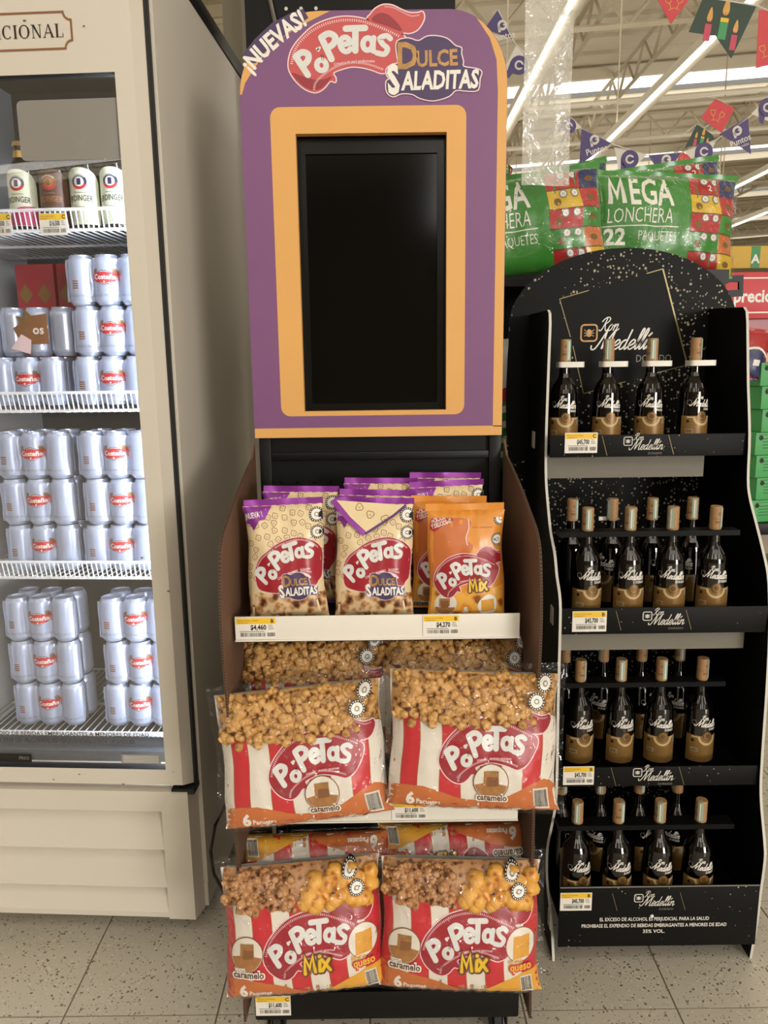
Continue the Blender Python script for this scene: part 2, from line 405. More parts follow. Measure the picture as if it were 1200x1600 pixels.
    def mesh(s, mb, fn, eps=.0004, maxe=None):
        for v, f, m, l in s.it:
            if not f: continue
            if maxe:
                bm = bmesh.new(); vv = [bm.verts.new((a, b, 0)) for a, b in v]
                for q in f:
                    try: bm.faces.new([vv[k] for k in q])
                    except ValueError: pass
                for _ in range(6):
                    es = [e for e in bm.edges if e.calc_length() > maxe]
                    if not es: break
                    bmesh.ops.subdivide_edges(bm, edges=es, cuts=1); bmesh.ops.triangulate(bm, faces=[q for q in bm.faces if len(q.verts) > 3])
                bm.verts.index_update(); v = [(q.co.x, q.co.y) for q in bm.verts]; f = [tuple(q.index for q in fc.verts) for fc in bm.faces]; bm.free()
            mb.add([fn(a, b, eps*l) for a, b in v], f, m)
    def build(s, name, parent, fn, eps=.0004, maxe=None, kind=None):
        mb = MB(); s.mesh(mb, fn, eps, maxe); o = mb.build(name, parent)
        if kind: o['kind'] = kind
        return o
def arcpts(cx, cy, r, a0, a1, n=10, ry=None):
    ry = ry or r
    return [(cx+r*math.cos(math.radians(a0+(a1-a0)*i/n)), cy+ry*math.sin(math.radians(a0+(a1-a0)*i/n))) for i in range(n+1)]
def smooth(pts, closed=True, n=4):
    out = []; k = len(pts)
    for i in range(k if closed else k-1):
        p0, p1, p2, p3 = [pts[(i+j) % k] if closed else pts[min(max(i+j, 0), k-1)] for j in (-1, 0, 1, 2)]
        for t in range(n):
            t /= n; out.append(tuple(.5*((2*p1[a])+(-p0[a]+p2[a])*t+(2*p0[a]-5*p1[a]+4*p2[a]-p3[a])*t*t+(-p0[a]+3*p1[a]-3*p2[a]+p3[a])*t**3) for a in (0, 1)))
    if not closed: out.append(pts[-1])
    return out
def rrect(x0, x1, y0, y1, r, n=5):
    return arcpts(x1-r, y1-r, r, 0, 90, n)+arcpts(x0+r, y1-r, r, 90, 180, n)+arcpts(x0+r, y0+r, r, 180, 270, n)+arcpts(x1-r, y0+r, r, 270, 360, n)
# --- round hand-drawn letters of the snack logo, height 1, centred
GL = {
 'P': [[(-.2, -.5), (-.2, .42)], smooth([(-.2, .44), (.12, .46), (.3, .24), (.14, .02), (-.18, -.04)], False)],
 'o': [arcpts(0, -.02, .3, 0, 360, 18, .34)],
 'e': [[(-.27, 0), (.27, .04)], arcpts(0, 0, .3, 6, 315, 16, .4)],
 'T': [[(-.4, .44), (.4, .46)], [(0, .42), (-.02, -.48)]],
 'a': [arcpts(-.04, -.02, .27, 0, 360, 16, .34), smooth([(.26, .36), (.25, 0), (.3, -.38)], False)],
 's': [smooth([(.26, .36), (.06, .46), (-.22, .3), (-.06, .06), (.2, -.12), (.1, -.4), (-.26, -.4)], False)],
}
def glyph(a, ch, cx, cy, h, rot, wd, m, l):
    c, si = math.cos(math.radians(rot))*h, math.sin(math.radians(rot))*h
    for k, st in enumerate(GL[ch]):
        cl = len(st) > 3 and math.hypot(st[0][0]-st[-1][0], st[0][1]-st[-1][1]) < 1e-3
        a.stroke([(cx+x*c-y*si, cy+x*si+y*c) for x, y in st], wd, m, l+.12*k, cl)
WORD = [('P', 128, -342, 135, 32), ('o', 222, -356, 92, 14), ('P', 279, -243, 148, 24), ('e', 366, -238, 105, 10), ('T', 425, -208, 140, 0), ('a', 500, -236, 105, -6), ('s', 588, -246, 125, -10)]
def word_art(l=3):
    a = Art()
    for k, (ch, x, y, h, r) in enumerate(WORD): glyph(a, ch, x, y, h, r, 38 if ch in 'PT' else 32, 'ink_letter', l+.25*(k % 3))
    a.circ(200, -262, 9, 'ink_letter', l); a.circ(213, -256, 9, 'ink_letter', l); a.circ(206, -270, 9, 'ink_letter', l)
    for q in (-5, 5): a.stroke([(226+q, -295), (231+q, -330)], 3, 'ink_black', l+1, caps=0)
    return a
RIB = [(30, -370), (35, -310), (60, -250), (110, -190), (180, -130), (260, -95), (340, -78), (420, -80), (505, -100), (600, -135), (690, -180), (720, -215), (712, -265), (680, -330), (640, -385), (580, -408), (520, -388), (460, -372), (400, -367), (340, -380), (290, -402), (302, -432), (300, -456), (270, -450), (235, -490), (190, -515), (140, -505), (90, -470), (50, -420)]
FLAP = [(500, -95), (515, -65), (545, -32), (590, -12), (640, -16), (690, -40), (740, -60), (790, -60), (815, -55), (825, -85), (810, -125), (780, -160), (740, -175), (705, -172), (690, -180), (600, -135)]
def ribbon_art(flap=True, tail='trispetas de maiz gourmet', m='ink_red_dark'):
    a = Art(); r = smooth(RIB)
    if flap:
        fl = smooth(FLAP); a.stroke(fl, 15, 'ink_pink', 1, True, 6); a.poly(fl, m, 2); a.poly(smooth([(520, -100), (560, -60), (620, -70), (680, -130), (690, -165), (600, -130)]), 'logo_red_deep', 2.6)
        a.dash(smooth([(600, -22), (645, -28), (700, -55), (750, -78), (800, -72)], False), 9, 9, 3.5, 'ink_pink', 3)
    a.stroke(r, 15, 'ink_pink', 1, True, 6); a.poly(r, m, 2.3)
    a.poly(smooth([(45, -400), (110, -420), (175, -440), (230, -440), (282, -425), (235, -480), (190, -503), (140, -495), (95, -463)]), 'logo_red_deep', 2.6)
    a.dash(smooth([(48, -345), (60, -290), (85, -240), (130, -190), (190, -145), (265, -113), (340, -98), (420, -98), (500, -115), (600, -155), (680, -195)], False), 13, 15, 5, 'ink_pink', 3)
    a.dash(smooth([(175, -500), (185, -460), (230, -415), (290, -375), (350, -352), (400, -345), (460, -348), (520, -362), (590, -390)], False), 10, 13, 4, 'ink_pink', 3)
    if tail: a.text(tail, 415, -345, 17, 'ink_pink', 3, .01, rot=4, arc=900, width=240)
    a.add(word_art(4)); return a
def badge_art():
    a = Art(); out = smooth([(668, -225), (730, -208), (790, -225), (840, -200), (900, -198), (960, -215), (1005, -255), (1040, -268), (1040, -300), (1052, -345), (1055, -378), (1130, -392), (1160, -410), (1150, -450), (1140, -515), (1080, -520), (1010, -515), (970, -550), (880, -575), (800, -560), (755, -535), (690, -530), (640, -548), (605, -520), (602, -460), (622, -445), (605, -420), (605, -385), (640, -360), (672, -350), (665, -290)], True, 3)
    a.stroke(out, 14, 'ink_pink', 1, True, 6); a.poly(out, 'purple_dark', 2)
    a.text('D', 728, -382, 150, 'ink_gold', 3, .03, sx=.8); a.text('ULCE', 902, -370, 92, 'ink_gold', 3, .03, rot=2, width=240)
    a.text('S', 648, -528, 165, 'ink_white', 3, .045, sx=.62, rot=4); a.text('ALADITAS', 915, -505, 105, 'ink_white', 3, .035, rot=1, width=455, shear=.12)
    return a
MP = [(-.36, 0), (-.27, 1), (0, .3), (.27, 1), (.36, 0)]
def mix_art():
    a = Art(); c_, s_ = math.cos(.07), math.sin(.07)
    T = lambda p, x, sx=1: [((x+u*sx)*c_-v*s_*1, (x+u*sx)*s_+v*c_) for u, v in p]
    st = [T([(u*84, v*96) for u, v in MP], -38), T([(0, 0), (6, 62)], 20), T([(34, 0), (82, 66)], 0), T([(82, 0), (38, 68)], 0)]; dot = T([(7, 90)], 20)[0]
    for wd, m, l, dx in ((40, 'ink_brown_dark', .5, 2), (31, 'ink_brown', 1.4, 0), (19, 'ink_yellow', 2.3, 0)):
        for k, p in enumerate(st): a.stroke([(x+dx, y-dx) for x, y in p], wd, m, l+.15*k)
        a.circ(dot[0]+dx, dot[1]-dx, wd*.56, m, l+.7, n=12)
    return a
def seal_art(m_in='ink_white'):           # the small round health seals
    a = Art(); a.circ(0, 0, 1, 'ink_black', 1); a.circ(0, 0, .72, m_in, 2); a.dash(arcpts(0, 0, .87, 0, 360, 24), .3, .12, .15, 'ink_white', 2); a.circ(0, 0, .32, 'ink_grey', 3, n=10)
    a.circ(0, 0, .2, m_in, 4, n=8); return a
def barcode(x0, x1, y0, y1, seed=1, l=2, m='ink_black'):
    a = Art(); r = random.Random(seed); x = x0
    while x < x1:
        wd = (x1-x0)*r.choice((.012, .02, .03)); a.rect(x, min(x+wd, x1), y0, y1, m, l); x += wd+(x1-x0)*r.choice((.012, .02, .03))
    return a
plane = lambda Y: (lambda u, v, d: (u, Y-d, v))

# ------------------------------------------------------------ price tags
def price_tag(price, loc, label, w=.08, h=.047, rotz=0, tilt=0, code='C'):
    o = empty('price_tag', label, 'price tag', loc, (tilt, 0, rotz), 'shelf price tags')
    mb = MB(); mb.box(-w/2, w/2, -.0009, 0, -h/2, h/2, 'ink_white'); mb.build('card', o)
    a = Art(); a.rect(-w*.48, w*.48, h*.2, h*.47, 'tag_yellow', 1)
    a.text('PRODUCTO DE LA TIENDA', -w*.44, h*.33, h*.06, 'ink_brown', 2, align='L', width=w*.5)
    a.text('UNIDAD 1', -w*.44, h*.23, h*.06, 'ink_brown', 2, align='L', width=w*.3)
    a.text(code, w*.4, h*.25, h*.17, 'ink_black', 2, .03)
    a.text(price, w*.06, -h*.06, h*.22, 'ink_black', 2, .03, width=w*.38)
    for q in range(3): a.rect(w*.3, w*(.4+.02*q), h*(.12-.08*q), h*(.15-.08*q), 'ink_grey', 2)
    a.rect(-w*.4, w*.2, -h*.16, -h*.13, 'ink_grey', 2)
    a.add(barcode(-w*.38, w*.22, -h*.38, -h*.2, sum(map(ord, price)) % 99, 2, 'ink_darkgrey')); a.add(barcode(w*.27, w*.46, -h*.38, -h*.2, 7, 2, 'ink_darkgrey'))
    a.build('lettering', o, plane(-.0009), .0002)
    return o

# ============================================================ the hall: floor, roof, far walls
TS, TX0, TY0 = .365, -.413-.365*6, 1.57-.365*3
TX1, TY1 = TX0+TS*16, TY0+TS*13
mb = MB()
for x0, x1, y0, y1 in ((-40, 40, -25, TY0), (-40, 40, TY1, 62), (-40, TX0, TY0, TY1), (TX1, 40, TY0, TY1)):
    mb.add([(x0, y0, 0), (x1, y0, 0), (x1, y1, 0), (x0, y1, 0)], [(0, 1, 2, 3)], 'terrazzo')
mb.add([(TX0, TY0, -.003), (TX1, TY0, -.003), (TX1, TY1, -.003), (TX0, TY1, -.003)], [(0, 1, 2, 3)], 'grout')
floor = tag(mb.build('floor'), 'beige speckled terrazzo tile floor of the supermarket', kind='structure')
mb = MB(); g = .0022
mb.add([(-TS/2+g, -TS/2+g, 0), (TS/2-g, -TS/2+g, 0), (TS/2-g, TS/2-g, 0), (-TS/2+g, TS/2-g, 0)], [(0, 1, 2, 3)], 'terrazzo')
q = TS/2-g
mb.add([(-q, -q, 0), (q, -q, 0), (q, q, 0), (-q, q, 0), (-q, -q, -.003), (q, -q, -.003), (q, q, -.003), (-q, q, -.003)], [(0, 4, 5, 1), (1, 5, 6, 2), (2, 6, 7, 3), (3, 7, 4, 0)], 'terrazzo')
tile = mb.build('floor_tile', floor)
for i in range(16):
    for j in range(13):
        t = tile if i == j == 0 else tile.copy()
        if t is not tile: C.objects.link(t)
        t.location = (TX0+TS*(i+.5), TY0+TS*(j+.5), 0); t.rotation_euler = (0, 0, PI/2*((i*3+j*7) % 4))
ROOF = lambda x: 7.6+.065*x
def roof_y(px, py):
    d = at(px, py, 1.0)-Vector((0, 0, EYE)); return (7.6-EYE)/(d.z-.065*d.x)
SKY = []
ya, yb = roof_y(950, 148), roof_y(950, 108)
P1 = roof_y(1000, 243)-roof_y(1000, 128)
if yb < ya: ya, yb = yb, ya
SKW = yb-ya
k = -6
while ya+P1*k < 58:
    if ya+P1*k > -24: SKY.append((ya+P1*k, ya+P1*k+SKW))
    k += 1
mb = MB(); edges = [-25]+[e for s_ in SKY for e in s_]+[62]
for a, b in zip(edges[::2], edges[1::2]):
    if b <= a: continue
    n = max(1, int((b-a)/.9))
    for i in range(n):                    # folded roof sheets, a step at every lap
        y0, y1 = a+(b-a)*i/n, a+(b-a)*(i+1)/n
        mb.add([(-36, y0, ROOF(-36)), (36, y0, ROOF(36)), (36, y1, ROOF(36)+.07), (-36, y1, ROOF(-36)+.07)], [(0, 3, 2, 1)], 'roof_sheet')
        mb.add([(-36, y1, ROOF(-36)+.07), (36, y1, ROOF(36)+.07), (36, y1, ROOF(36)), (-36, y1, ROOF(-36))], [(0, 1, 2, 3)], 'roof_sheet')
ceiling = tag(mb.build('ceiling'), 'pale corrugated metal roof of the hall', kind='structure')
for a, b in SKY:
    mb = MB(); mb.add([(-36, a, ROOF(-36)+.1), (36, a, ROOF(36)+.1), (36, b, ROOF(36)+.1), (-36, b, ROOF(-36)+.1)], [(0, 3, 2, 1)], 'skylight')
    mb.build('skylight', ceiling)
    mb = MB()
    for yy in (a-.1, b+.1): mb.add([(-36, yy-.06, ROOF(-36)-.22), (36, yy-.06, ROOF(36)-.22), (36, yy+.06, ROOF(36)-.22), (-36, yy+.06, ROOF(-36)-.22), (-36, yy-.06, ROOF(-36)), (36, yy-.06, ROOF(36)), (36, yy+.06, ROOF(36)), (-36, yy+.06, ROOF(-36))], [(0, 1, 2, 3), (0, 1, 5, 4), (3, 2, 6, 7)], 'roof_steel_pale')
    mb.build('purlin', ceiling)
mb = MB(); X0, X1 = -37, 37
def wall(name, pts):
    m_ = MB(); m_.add(pts, [(0, 1, 2, 3)], 'hall_wall'); tag(m_.build(name), 'plain wall of the hall', kind='structure')
wall('wall_back', [(X0, 62, 0), (X1, 62, 0), (X1, 62, 11), (X0, 62, 11)])
wall('wall_front', [(X1, -25, 0), (X0, -25, 0), (X0, -25, 11), (X1, -25, 11)])
wall('wall_left', [(-36, -25, 0), (-36, 62, 0), (-36, 62, 11), (-36, -25, 11)])
wall('wall_right', [(36, 62, 0), (36, -25, 0), (36, -25, 11), (36, 62, 11)])
def lattice(name, p, q, h, n, wd, label):
    p, q = Vector(p), Vector(q); o = tag(empty(name, label, None, p), kind='structure'); q = q-p; z = Vector((0, 0, h))
    for a, b in ((Vector(), q), (z, q+z)):
        m_ = MB(); m_.bar(a, b, wd, 'roof_steel'); m_.build('chord', o)
    m_ = MB()
    for i in range(n):
        a, b = q*(i/n), q*((i+1)/n); m_.bar(a, (a+b)/2+z, wd*.6, 'roof_steel'); m_.bar((a+b)/2+z, b, wd*.6, 'roof_steel')
    tag(m_.build('web_bars', o), kind='stuff'); return o
for X in (-8.6, -3.6, 3.7, 5.3, 9.5, 14):
    lattice('roof_truss', (X, -8, ROOF(X)-.75), (X, 58, ROOF(X)-.75), .55, 60, .07, 'steel lattice girder running into the depth under the roof')
for i, (a, b) in enumerate(q for q in SKY if q[0] > -2):
    lattice('roof_truss', (-20, b+.9, ROOF(-20)-.85), (24, b+.9, ROOF(24)-.85), .6, 40, .075, 'steel lattice girder crossing the hall under the roof')
for X, z, lb in ((1.95, 4.95, 'suspended light rail seen beside and through the hanging clear sheet'), (3.65, 4.9, 'suspended light rail running from behind the three candle flag'), (7.2, 4.9, 'upper of two far light rails right of the green bags'), (9.2, 4.9, 'lower of two far light rails right of the green bags')):
    o = empty('light_rail', lb, 'ceiling light', (X, 0, z), (0, 0, 0), 'suspended light rails')
    m_ = MB(); m_.box(-.1, .08, 3, 56, 0, .1, 'roof_steel_pale'); m_.build('channel', o)
    for j in range(11):
        m_ = MB(); m_.tube([(-.05, 4+j*4.6, -.02), (-.05, 8.5+j*4.6, -.02)], .013, 'tube_lamp'); m_.build('tube_lamp', o)
    u_ = area('added_roof_fill', (0, 28, .16), (PI, 0, 0), .2, 50, 85); u_.parent = o  # added upward fill to brighten the roof, not a fixture of the rail
    m_ = MB()
    for j in range(12): m_.tube([(0, 3.5+j*4.6, .09), (0, 3.5+j*4.6, ROOF(X)-z-.3)], .012, 'roof_steel')
    tag(m_.build('hanger_rods', o), kind='stuff')
for Y, dz in ((ya-2.4, .62), (ya-3.2, .7), (ya-1.2, .9)):   # pale conduits crossing the hall
    m_ = MB(); m_.tube([(-20, Y, ROOF(-20)-dz-.9), (24, Y, ROOF(24)-dz-.9)], .045, 'roof_steel_pale'); tag(m_.build('conduit'), 'pale conduit pipe crossing the hall under the roof', kind='structure')
# the column behind the cooler, and the dark perforated gondola back beside it
mb = MB(); mb.box(-.545, -.36, 2.98, 3.14, 0, ROOF(0)-.5, 'pillar_paint', .006)
col = tag(mb.build('pillar'), 'pale painted steel column behind the cooler', kind='structure')
for a, b, z0 in ((-.475, -.455, 1.95), (-.425, -.41, 2.2)):
    mb = MB(); mb.box(a, b, 2.962, 2.98, z0, ROOF(0)-.6, 'pillar_strip', .003); mb.build('cable_duct', col)

# ============================================================ the beer cooler
FO, FR = Vector((-.531, 1.852, 0)), math.radians(-3.3)
fm = Matrix.Translation(FO) @ Matrix.Rotation(FR, 4, 'Z')
def fw(x, y, z): return fm @ Vector((x, y, z))
fr = empty('beer_cooler', 'tall cream upright drinks cooler with glass door, left of the snack stand', 'cooler', FO, (0, 0, FR))
FL = -.66                                 # its far side, outside the frame
mb = MB()
mb.box(FL, .034, .02, .9, .06, .13, 'cream_side'); mb.box(.016, .036, .02, .9, .13, 2.43, 'cream_side', .004)
mb.box(FL, FL+.018, .018, .9, .13, 2.43, 'cream_side'); mb.box(FL+.018, .016, .86, .9, .13, 2.43, 'cream_side')
mb.box(FL+.018, .016, .02, .86, 2.38, 2.43, 'cream_side'); mb.box(FL+.018, .016, .02, .86, .13, .47, 'cream_side')
body = mb.build('body', fr)
mb = MB(); mb.box(FL, .04, .05, .9, 2.43, 2.475, 'black_metal', .005); mb.build('top_rail', fr)
mb = MB(); mb.box(.006, .028, -.001, .02, .44, 2.43, 'black_rubber'); mb.box(FL+.02, .01, .004, .02, .42, .445, 'black_rubber'); mb.box(-.03, .03, -.03, .018, .425, .4385, 'black_rubber'); mb.build('door_gasket', fr)
for x in (FL+.06, -.03):
    mb = MB(); mb.lathe([(0, 0), (.02, 0), (.022, .02), (.012, .025), (.012, .06)], 10, 'black_rubber', (x, .08, 0)); mb.build('foot', fr)
# interior
mb = MB()
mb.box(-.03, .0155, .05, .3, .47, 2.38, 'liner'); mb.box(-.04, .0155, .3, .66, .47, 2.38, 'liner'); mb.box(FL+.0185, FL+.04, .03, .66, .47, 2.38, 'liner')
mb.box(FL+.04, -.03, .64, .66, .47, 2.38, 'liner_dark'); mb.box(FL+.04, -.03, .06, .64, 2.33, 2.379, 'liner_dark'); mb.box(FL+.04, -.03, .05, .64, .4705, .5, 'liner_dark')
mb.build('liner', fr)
mb = MB(); mb.tube([(-.018, .028, .56), (-.018, .028, 2.26)], .007, 'led', 8); mb.build('light_tube', fr)
l = area('cooler_light', (-.022, .04, 1.35), (0, math.radians(90), 0), 1.75, .02, LED_POWER, (.82, .9, 1)); l.parent = fr
l.rotation_euler = (math.radians(90), math.radians(0), math.radians(125)); l.data.size = .03; l.data.size_y = 1.7
# door: header, stiles and rails with a chamfered outer edge, glass
door = bpy.data.objects.new('door', None); C.objects.link(door); door.parent = fr; door['label'] = 'cream framed glass door'
DL, DR, Z0, Z1, G0, G1, GL_, GR = FL+.02, .022, .444, 2.44, .495, 2.148, -.6, -.04
mb = MB(); ch = .02
outer = [(DL, Z0), (DR, Z0), (DR, Z1), (DL, Z1)]; inn = [(DL+ch, Z0+.008), (DR-ch, Z0+.008), (DR-ch, Z1), (DL+ch, Z1)]; hole = [(GL_, G0), (GR, G0), (GR, G1), (GL_, G1)]
for i in range(4):
    a, b = i, (i+1) % 4
    V = lambda p, y: (p[0], y, p[1])
    mb.add([V(outer[a], -.004), V(outer[b], -.004), V(inn[b], -.032), V(inn[a], -.032)], [(0, 1, 2, 3)], 'cream_metal')
    mb.add([V(inn[a], -.032), V(inn[b], -.032), V(hole[b], -.032), V(hole[a], -.032)], [(0, 1, 2, 3)], 'cream_metal')
    mb.add([V(hole[a], -.032), V(hole[b], -.032), V(hole[b], -.002), V(hole[a], -.002)], [(0, 1, 2, 3)], 'black_rubber')
    mb.add([V(outer[a], -.004), V(outer[b], -.004), V(outer[b], -.002), V(outer[a], -.002)], [(0, 1, 2, 3)], 'cream_metal')
mb.build('door_frame', door, 25, True)
mb = MB()
mb.add([(GL_, -.002, G0), (GR, -.002, G0), (GR, -.002, G1), (GL_, -.002, G1)], [(0, 1, 2, 3)], 'black_rubber')
mb = MB(); mb.box(GL_-.004, GR+.004, -.02, -.016, G0-.004, G1+.004, 'door_glass'); mb.build('glass', door)
mb = MB(); mb.prism(rrect(-.272, -.036, 1.975, 2.1, .012), lambda u, v, d: (u, -.0205-d, v), .0006, 0, 'frosted'); o = mb.build('frosted_sticker', door)
a = Art()
a.text('EL EXPENDIO DE BEBIDAS EMBRIAGANTES A MENORES DE EDAD.', -.078, .58, .011, 'ink_darkgrey', 1, .012, align='R', width=.47)
a.text('EL EXCESO DE ALCOHOL ES PERJUDICIAL PARA LA SALUD.', -.118, .56, .011, 'ink_darkgrey', 1, .012, align='R', width=.4)
a.poly(rrect(-.62, -.4, .503, .527, .004), 'ink_black', 1); a.text('FRIO', -.42, .511, .009, 'ink_grey', 2)
a.rect(-.16, -.055, .506, .53, 'ink_grey', 1)
for q in range(5): a.rect(-.155, -.06, .5085+q*.0042, .5098+q*.0042, 'ink_white', 2)
a.build('glass_lettering', door, lambda u, v, d: (u, -.0205-d, v), .0004)
# plaque with serif capitals
def serif(ch):
    T, t, s_ = .17, .06, .045; a = Art()
    R_ = lambda x0, x1, y0, y1: a.rect(x0, x1, y0, y1, 'ink_black', 2)
    V_ = lambda *p: a.poly(p, 'ink_black', 2)
    def ser(x, y, w_): R_(x-w_/2, x+w_/2, y, y+s_)
    def ring(cx, cy, rx, ry, a0, a1):
        n = 28; o_ = []; i_ = []
        for k in range(n+1):
            th = math.radians(a0+(a1-a0)*k/n); tk = t+(T-t)*abs(math.cos(th)); o_.append((cx+rx*math.cos(th), cy+ry*math.sin(th))); i_.append((cx+(rx-tk)*math.cos(th), cy+(ry-t)*math.sin(th)))
        a.raw(o_+i_, [q for k in range(n) for q in ((k, k+1, n+2+k), (k, n+2+k, n+1+k))], 'ink_black', 2)
    if ch == 'I': R_(-T/2, T/2, 0, 1); ser(0, 0, .34); ser(0, 1-s_, .34); w_ = .42
    if ch == 'C': ring(.02, .5, .42, .51, 48, 318); R_(.26, .31, .68, 1); w_ = .86
    if ch == 'O': ring(0, .5, .45, .51, 0, 360); w_ = .98
    if ch == 'N': R_(-.32, -.26, 0, 1); R_(.26, .32, 0, 1); V_((-.36, 1), (-.17, 1), (.32, 0), (.2, 0)); ser(-.29, 0, .26); ser(.29, 1-s_, .26); R_(-.45, -.25, 1-s_, 1); w_ = .98
    if ch == 'A': V_((-.4, 0), (-.33, 0), (.04, 1), (-.02, 1)); V_((-.05, 1), (.06, 1), (.42, 0), (.23, 0)); R_(-.24, .22, .32, .38); ser(-.36, 0, .24); ser(.32, 0, .3); w_ = .9
    if ch == 'L': R_(-.24, -.24+T, 0, 1); R_(-.3, .34, 0, s_); R_(.29, .34, 0, .3); ser(-.16, 1-s_, .36); w_ = .74
    if ch == 'D': R_(-.3, -.3+T, 0, 1); ring(-.1, .5, .48, .5, -90, 90); R_(-.38, -.08, 0, s_); R_(-.38, -.08, 1-s_, 1); w_ = .92
    if ch == 'R': R_(-.3, -.3+T, 0, 1); ring(-.1, .74, .38, .26, -90, 90); V_((-.05, .5), (.12, .5), (.42, 0), (.24, 0)); R_(-.38, -.05, 0, s_); R_(-.38, -.08, 1-s_, 1); w_ = .88
    if ch == 'T': R_(-T/2, T/2, 0, 1); R_(-.38, .38, 1-s_, 1); R_(-.38, -.33, .72, 1); R_(.33, .38, .72, 1); ser(0, 0, .34); w_ = .84
    return a, w_
a = Art(); xr, xl = -.128, -.128-.36; zc_, hh = 2.2335, .036; nt = .016
fr_out = [(xr-nt, zc_+hh)]+arcpts(xr, zc_+hh, nt, 180, 270, 6)+arcpts(xr, zc_-hh, nt, 90, 180, 6)+arcpts(xl, zc_-hh, nt, 0, 90, 6)+arcpts(xl, zc_+hh, nt, 270, 360, 6)
a.stroke(fr_out, .0045, 'ink_brown', 1, True, 6)
x = xr-.018
for chh in reversed('TRADICIONAL'):
    g_, w_ = serif(chh); w_ *= .0265; x -= w_/2; a.add(g_, .0265, x, zc_-.0135); x -= w_/2+.0015
a.build('plaque_lettering', door, lambda u, v, d: (u, -.0325-d, v), .0004)
a = Art()
for x, z, r in ((-.06, 1.06, .0035), (.0, .975, .004), (-.27, .478, .003), (-.02, .49, .002), (-.155, .452, .004), (-.23, 2.255, .004), (-.1, 2.24, .003), (-.34, .462, .003)): a.circ(x, z, r, 'dirt', 1, r*.6, 9)
a.build('scuff_marks', door, lambda u, v, d: (u, -.0325-d, v), .0003, None, 'stuff')
# louvred kick panel: sloping slats with a step at each slot
mb = MB(); kx0, kx1, sx = FL+.01, .012, -.06
prof = [(-.03, .431), (-.03, .374), (.012, .372), (-.03, .262), (.012, .260), (-.03, .150), (.012, .148), (-.03, .075), (-.03, .06), (.0, .055)]
mb.add([(x, y, z) for y, z in prof for x in (kx0, sx)], [(2*i, 2*i+1, 2*i+3, 2*i+2) for i in range(len(prof)-1)], 'cream_metal')
mb.add([(x, -.03, z) for z in (.431, .055) for x in (sx, kx1)], [(0, 1, 3, 2)], 'cream_metal')
mb.add([(kx1, -.03, .431), (kx1, -.03, .055), (kx1+.012, .02, .055), (kx1+.012, .02, .425)], [(0, 1, 2, 3)], 'cream_metal')
mb.add([(kx0, -.03, .431), (kx1, -.03, .431), (kx1+.012, .0, .436), (kx0, .0, .436)], [(0, 1, 2, 3)], 'cream_metal')
for (y0, z0), (y1, z1), (y2, z2) in ((prof[1], prof[2], prof[3]), (prof[3], prof[4], prof[5]), (prof[5], prof[6], prof[7])):
    mb.add([(sx, y0, z0), (sx, y1, z1), (sx, y2, z2)], [(0, 1, 2)], 'cream_metal')
mb.add([(kx0, .0, .055), (kx1, -.03, .055), (kx1+.012, .02, .055), (kx0, .05, .055)], [(0, 1, 2, 3)], 'cream_side')
mb.build('louvre_panel', fr, 15)
# wire shelves
def wire_shelf(z, lip=.045, depth=.45, off=.075):
    s = bpy.data.objects.new('wire_shelf', None); C.objects.link(s); s.parent = fr; s.location = (0, off, z)
    x0, x1 = FL+.05, -.045
    m_ = MB()
    for zz, yy in ((lip, -.012), (0, 0)): m_.tube([(x0, yy, zz), (x1, yy, zz)], .004, 'white_wire')
    m_.tube([(x0, depth, 0), (x1, depth, 0)], .004, 'white_wire'); m_.tube([(x0, depth*.45, -.006), (x1, depth*.45, -.006)], .004, 'white_wire')
    m_.build('lip_rail', s)
    m_ = MB(); n = int((x1-x0)/.0125)
    for i in range(n+1): m_.tube([(x0+(x1-x0)*i/n, -.012, lip), (x0+(x1-x0)*i/n, 0, -.004)], .002, 'white_wire', 4)
    tag(m_.build('lip_wires', s), kind='stuff')
    m_ = MB(); n = int((x1-x0)/.02)
    for i in range(n+1): m_.tube([(x0+(x1-x0)*i/n, 0, -.003), (x0+(x1-x0)*i/n, depth, -.003)], .002, 'white_wire', 4)
    tag(m_.build('deck_wires', s), kind='stuff')
for z in (1.842, 1.412, .978): wire_shelf(z)
# wire rack on the floor of the cooler
wire_shelf(.535, .012)

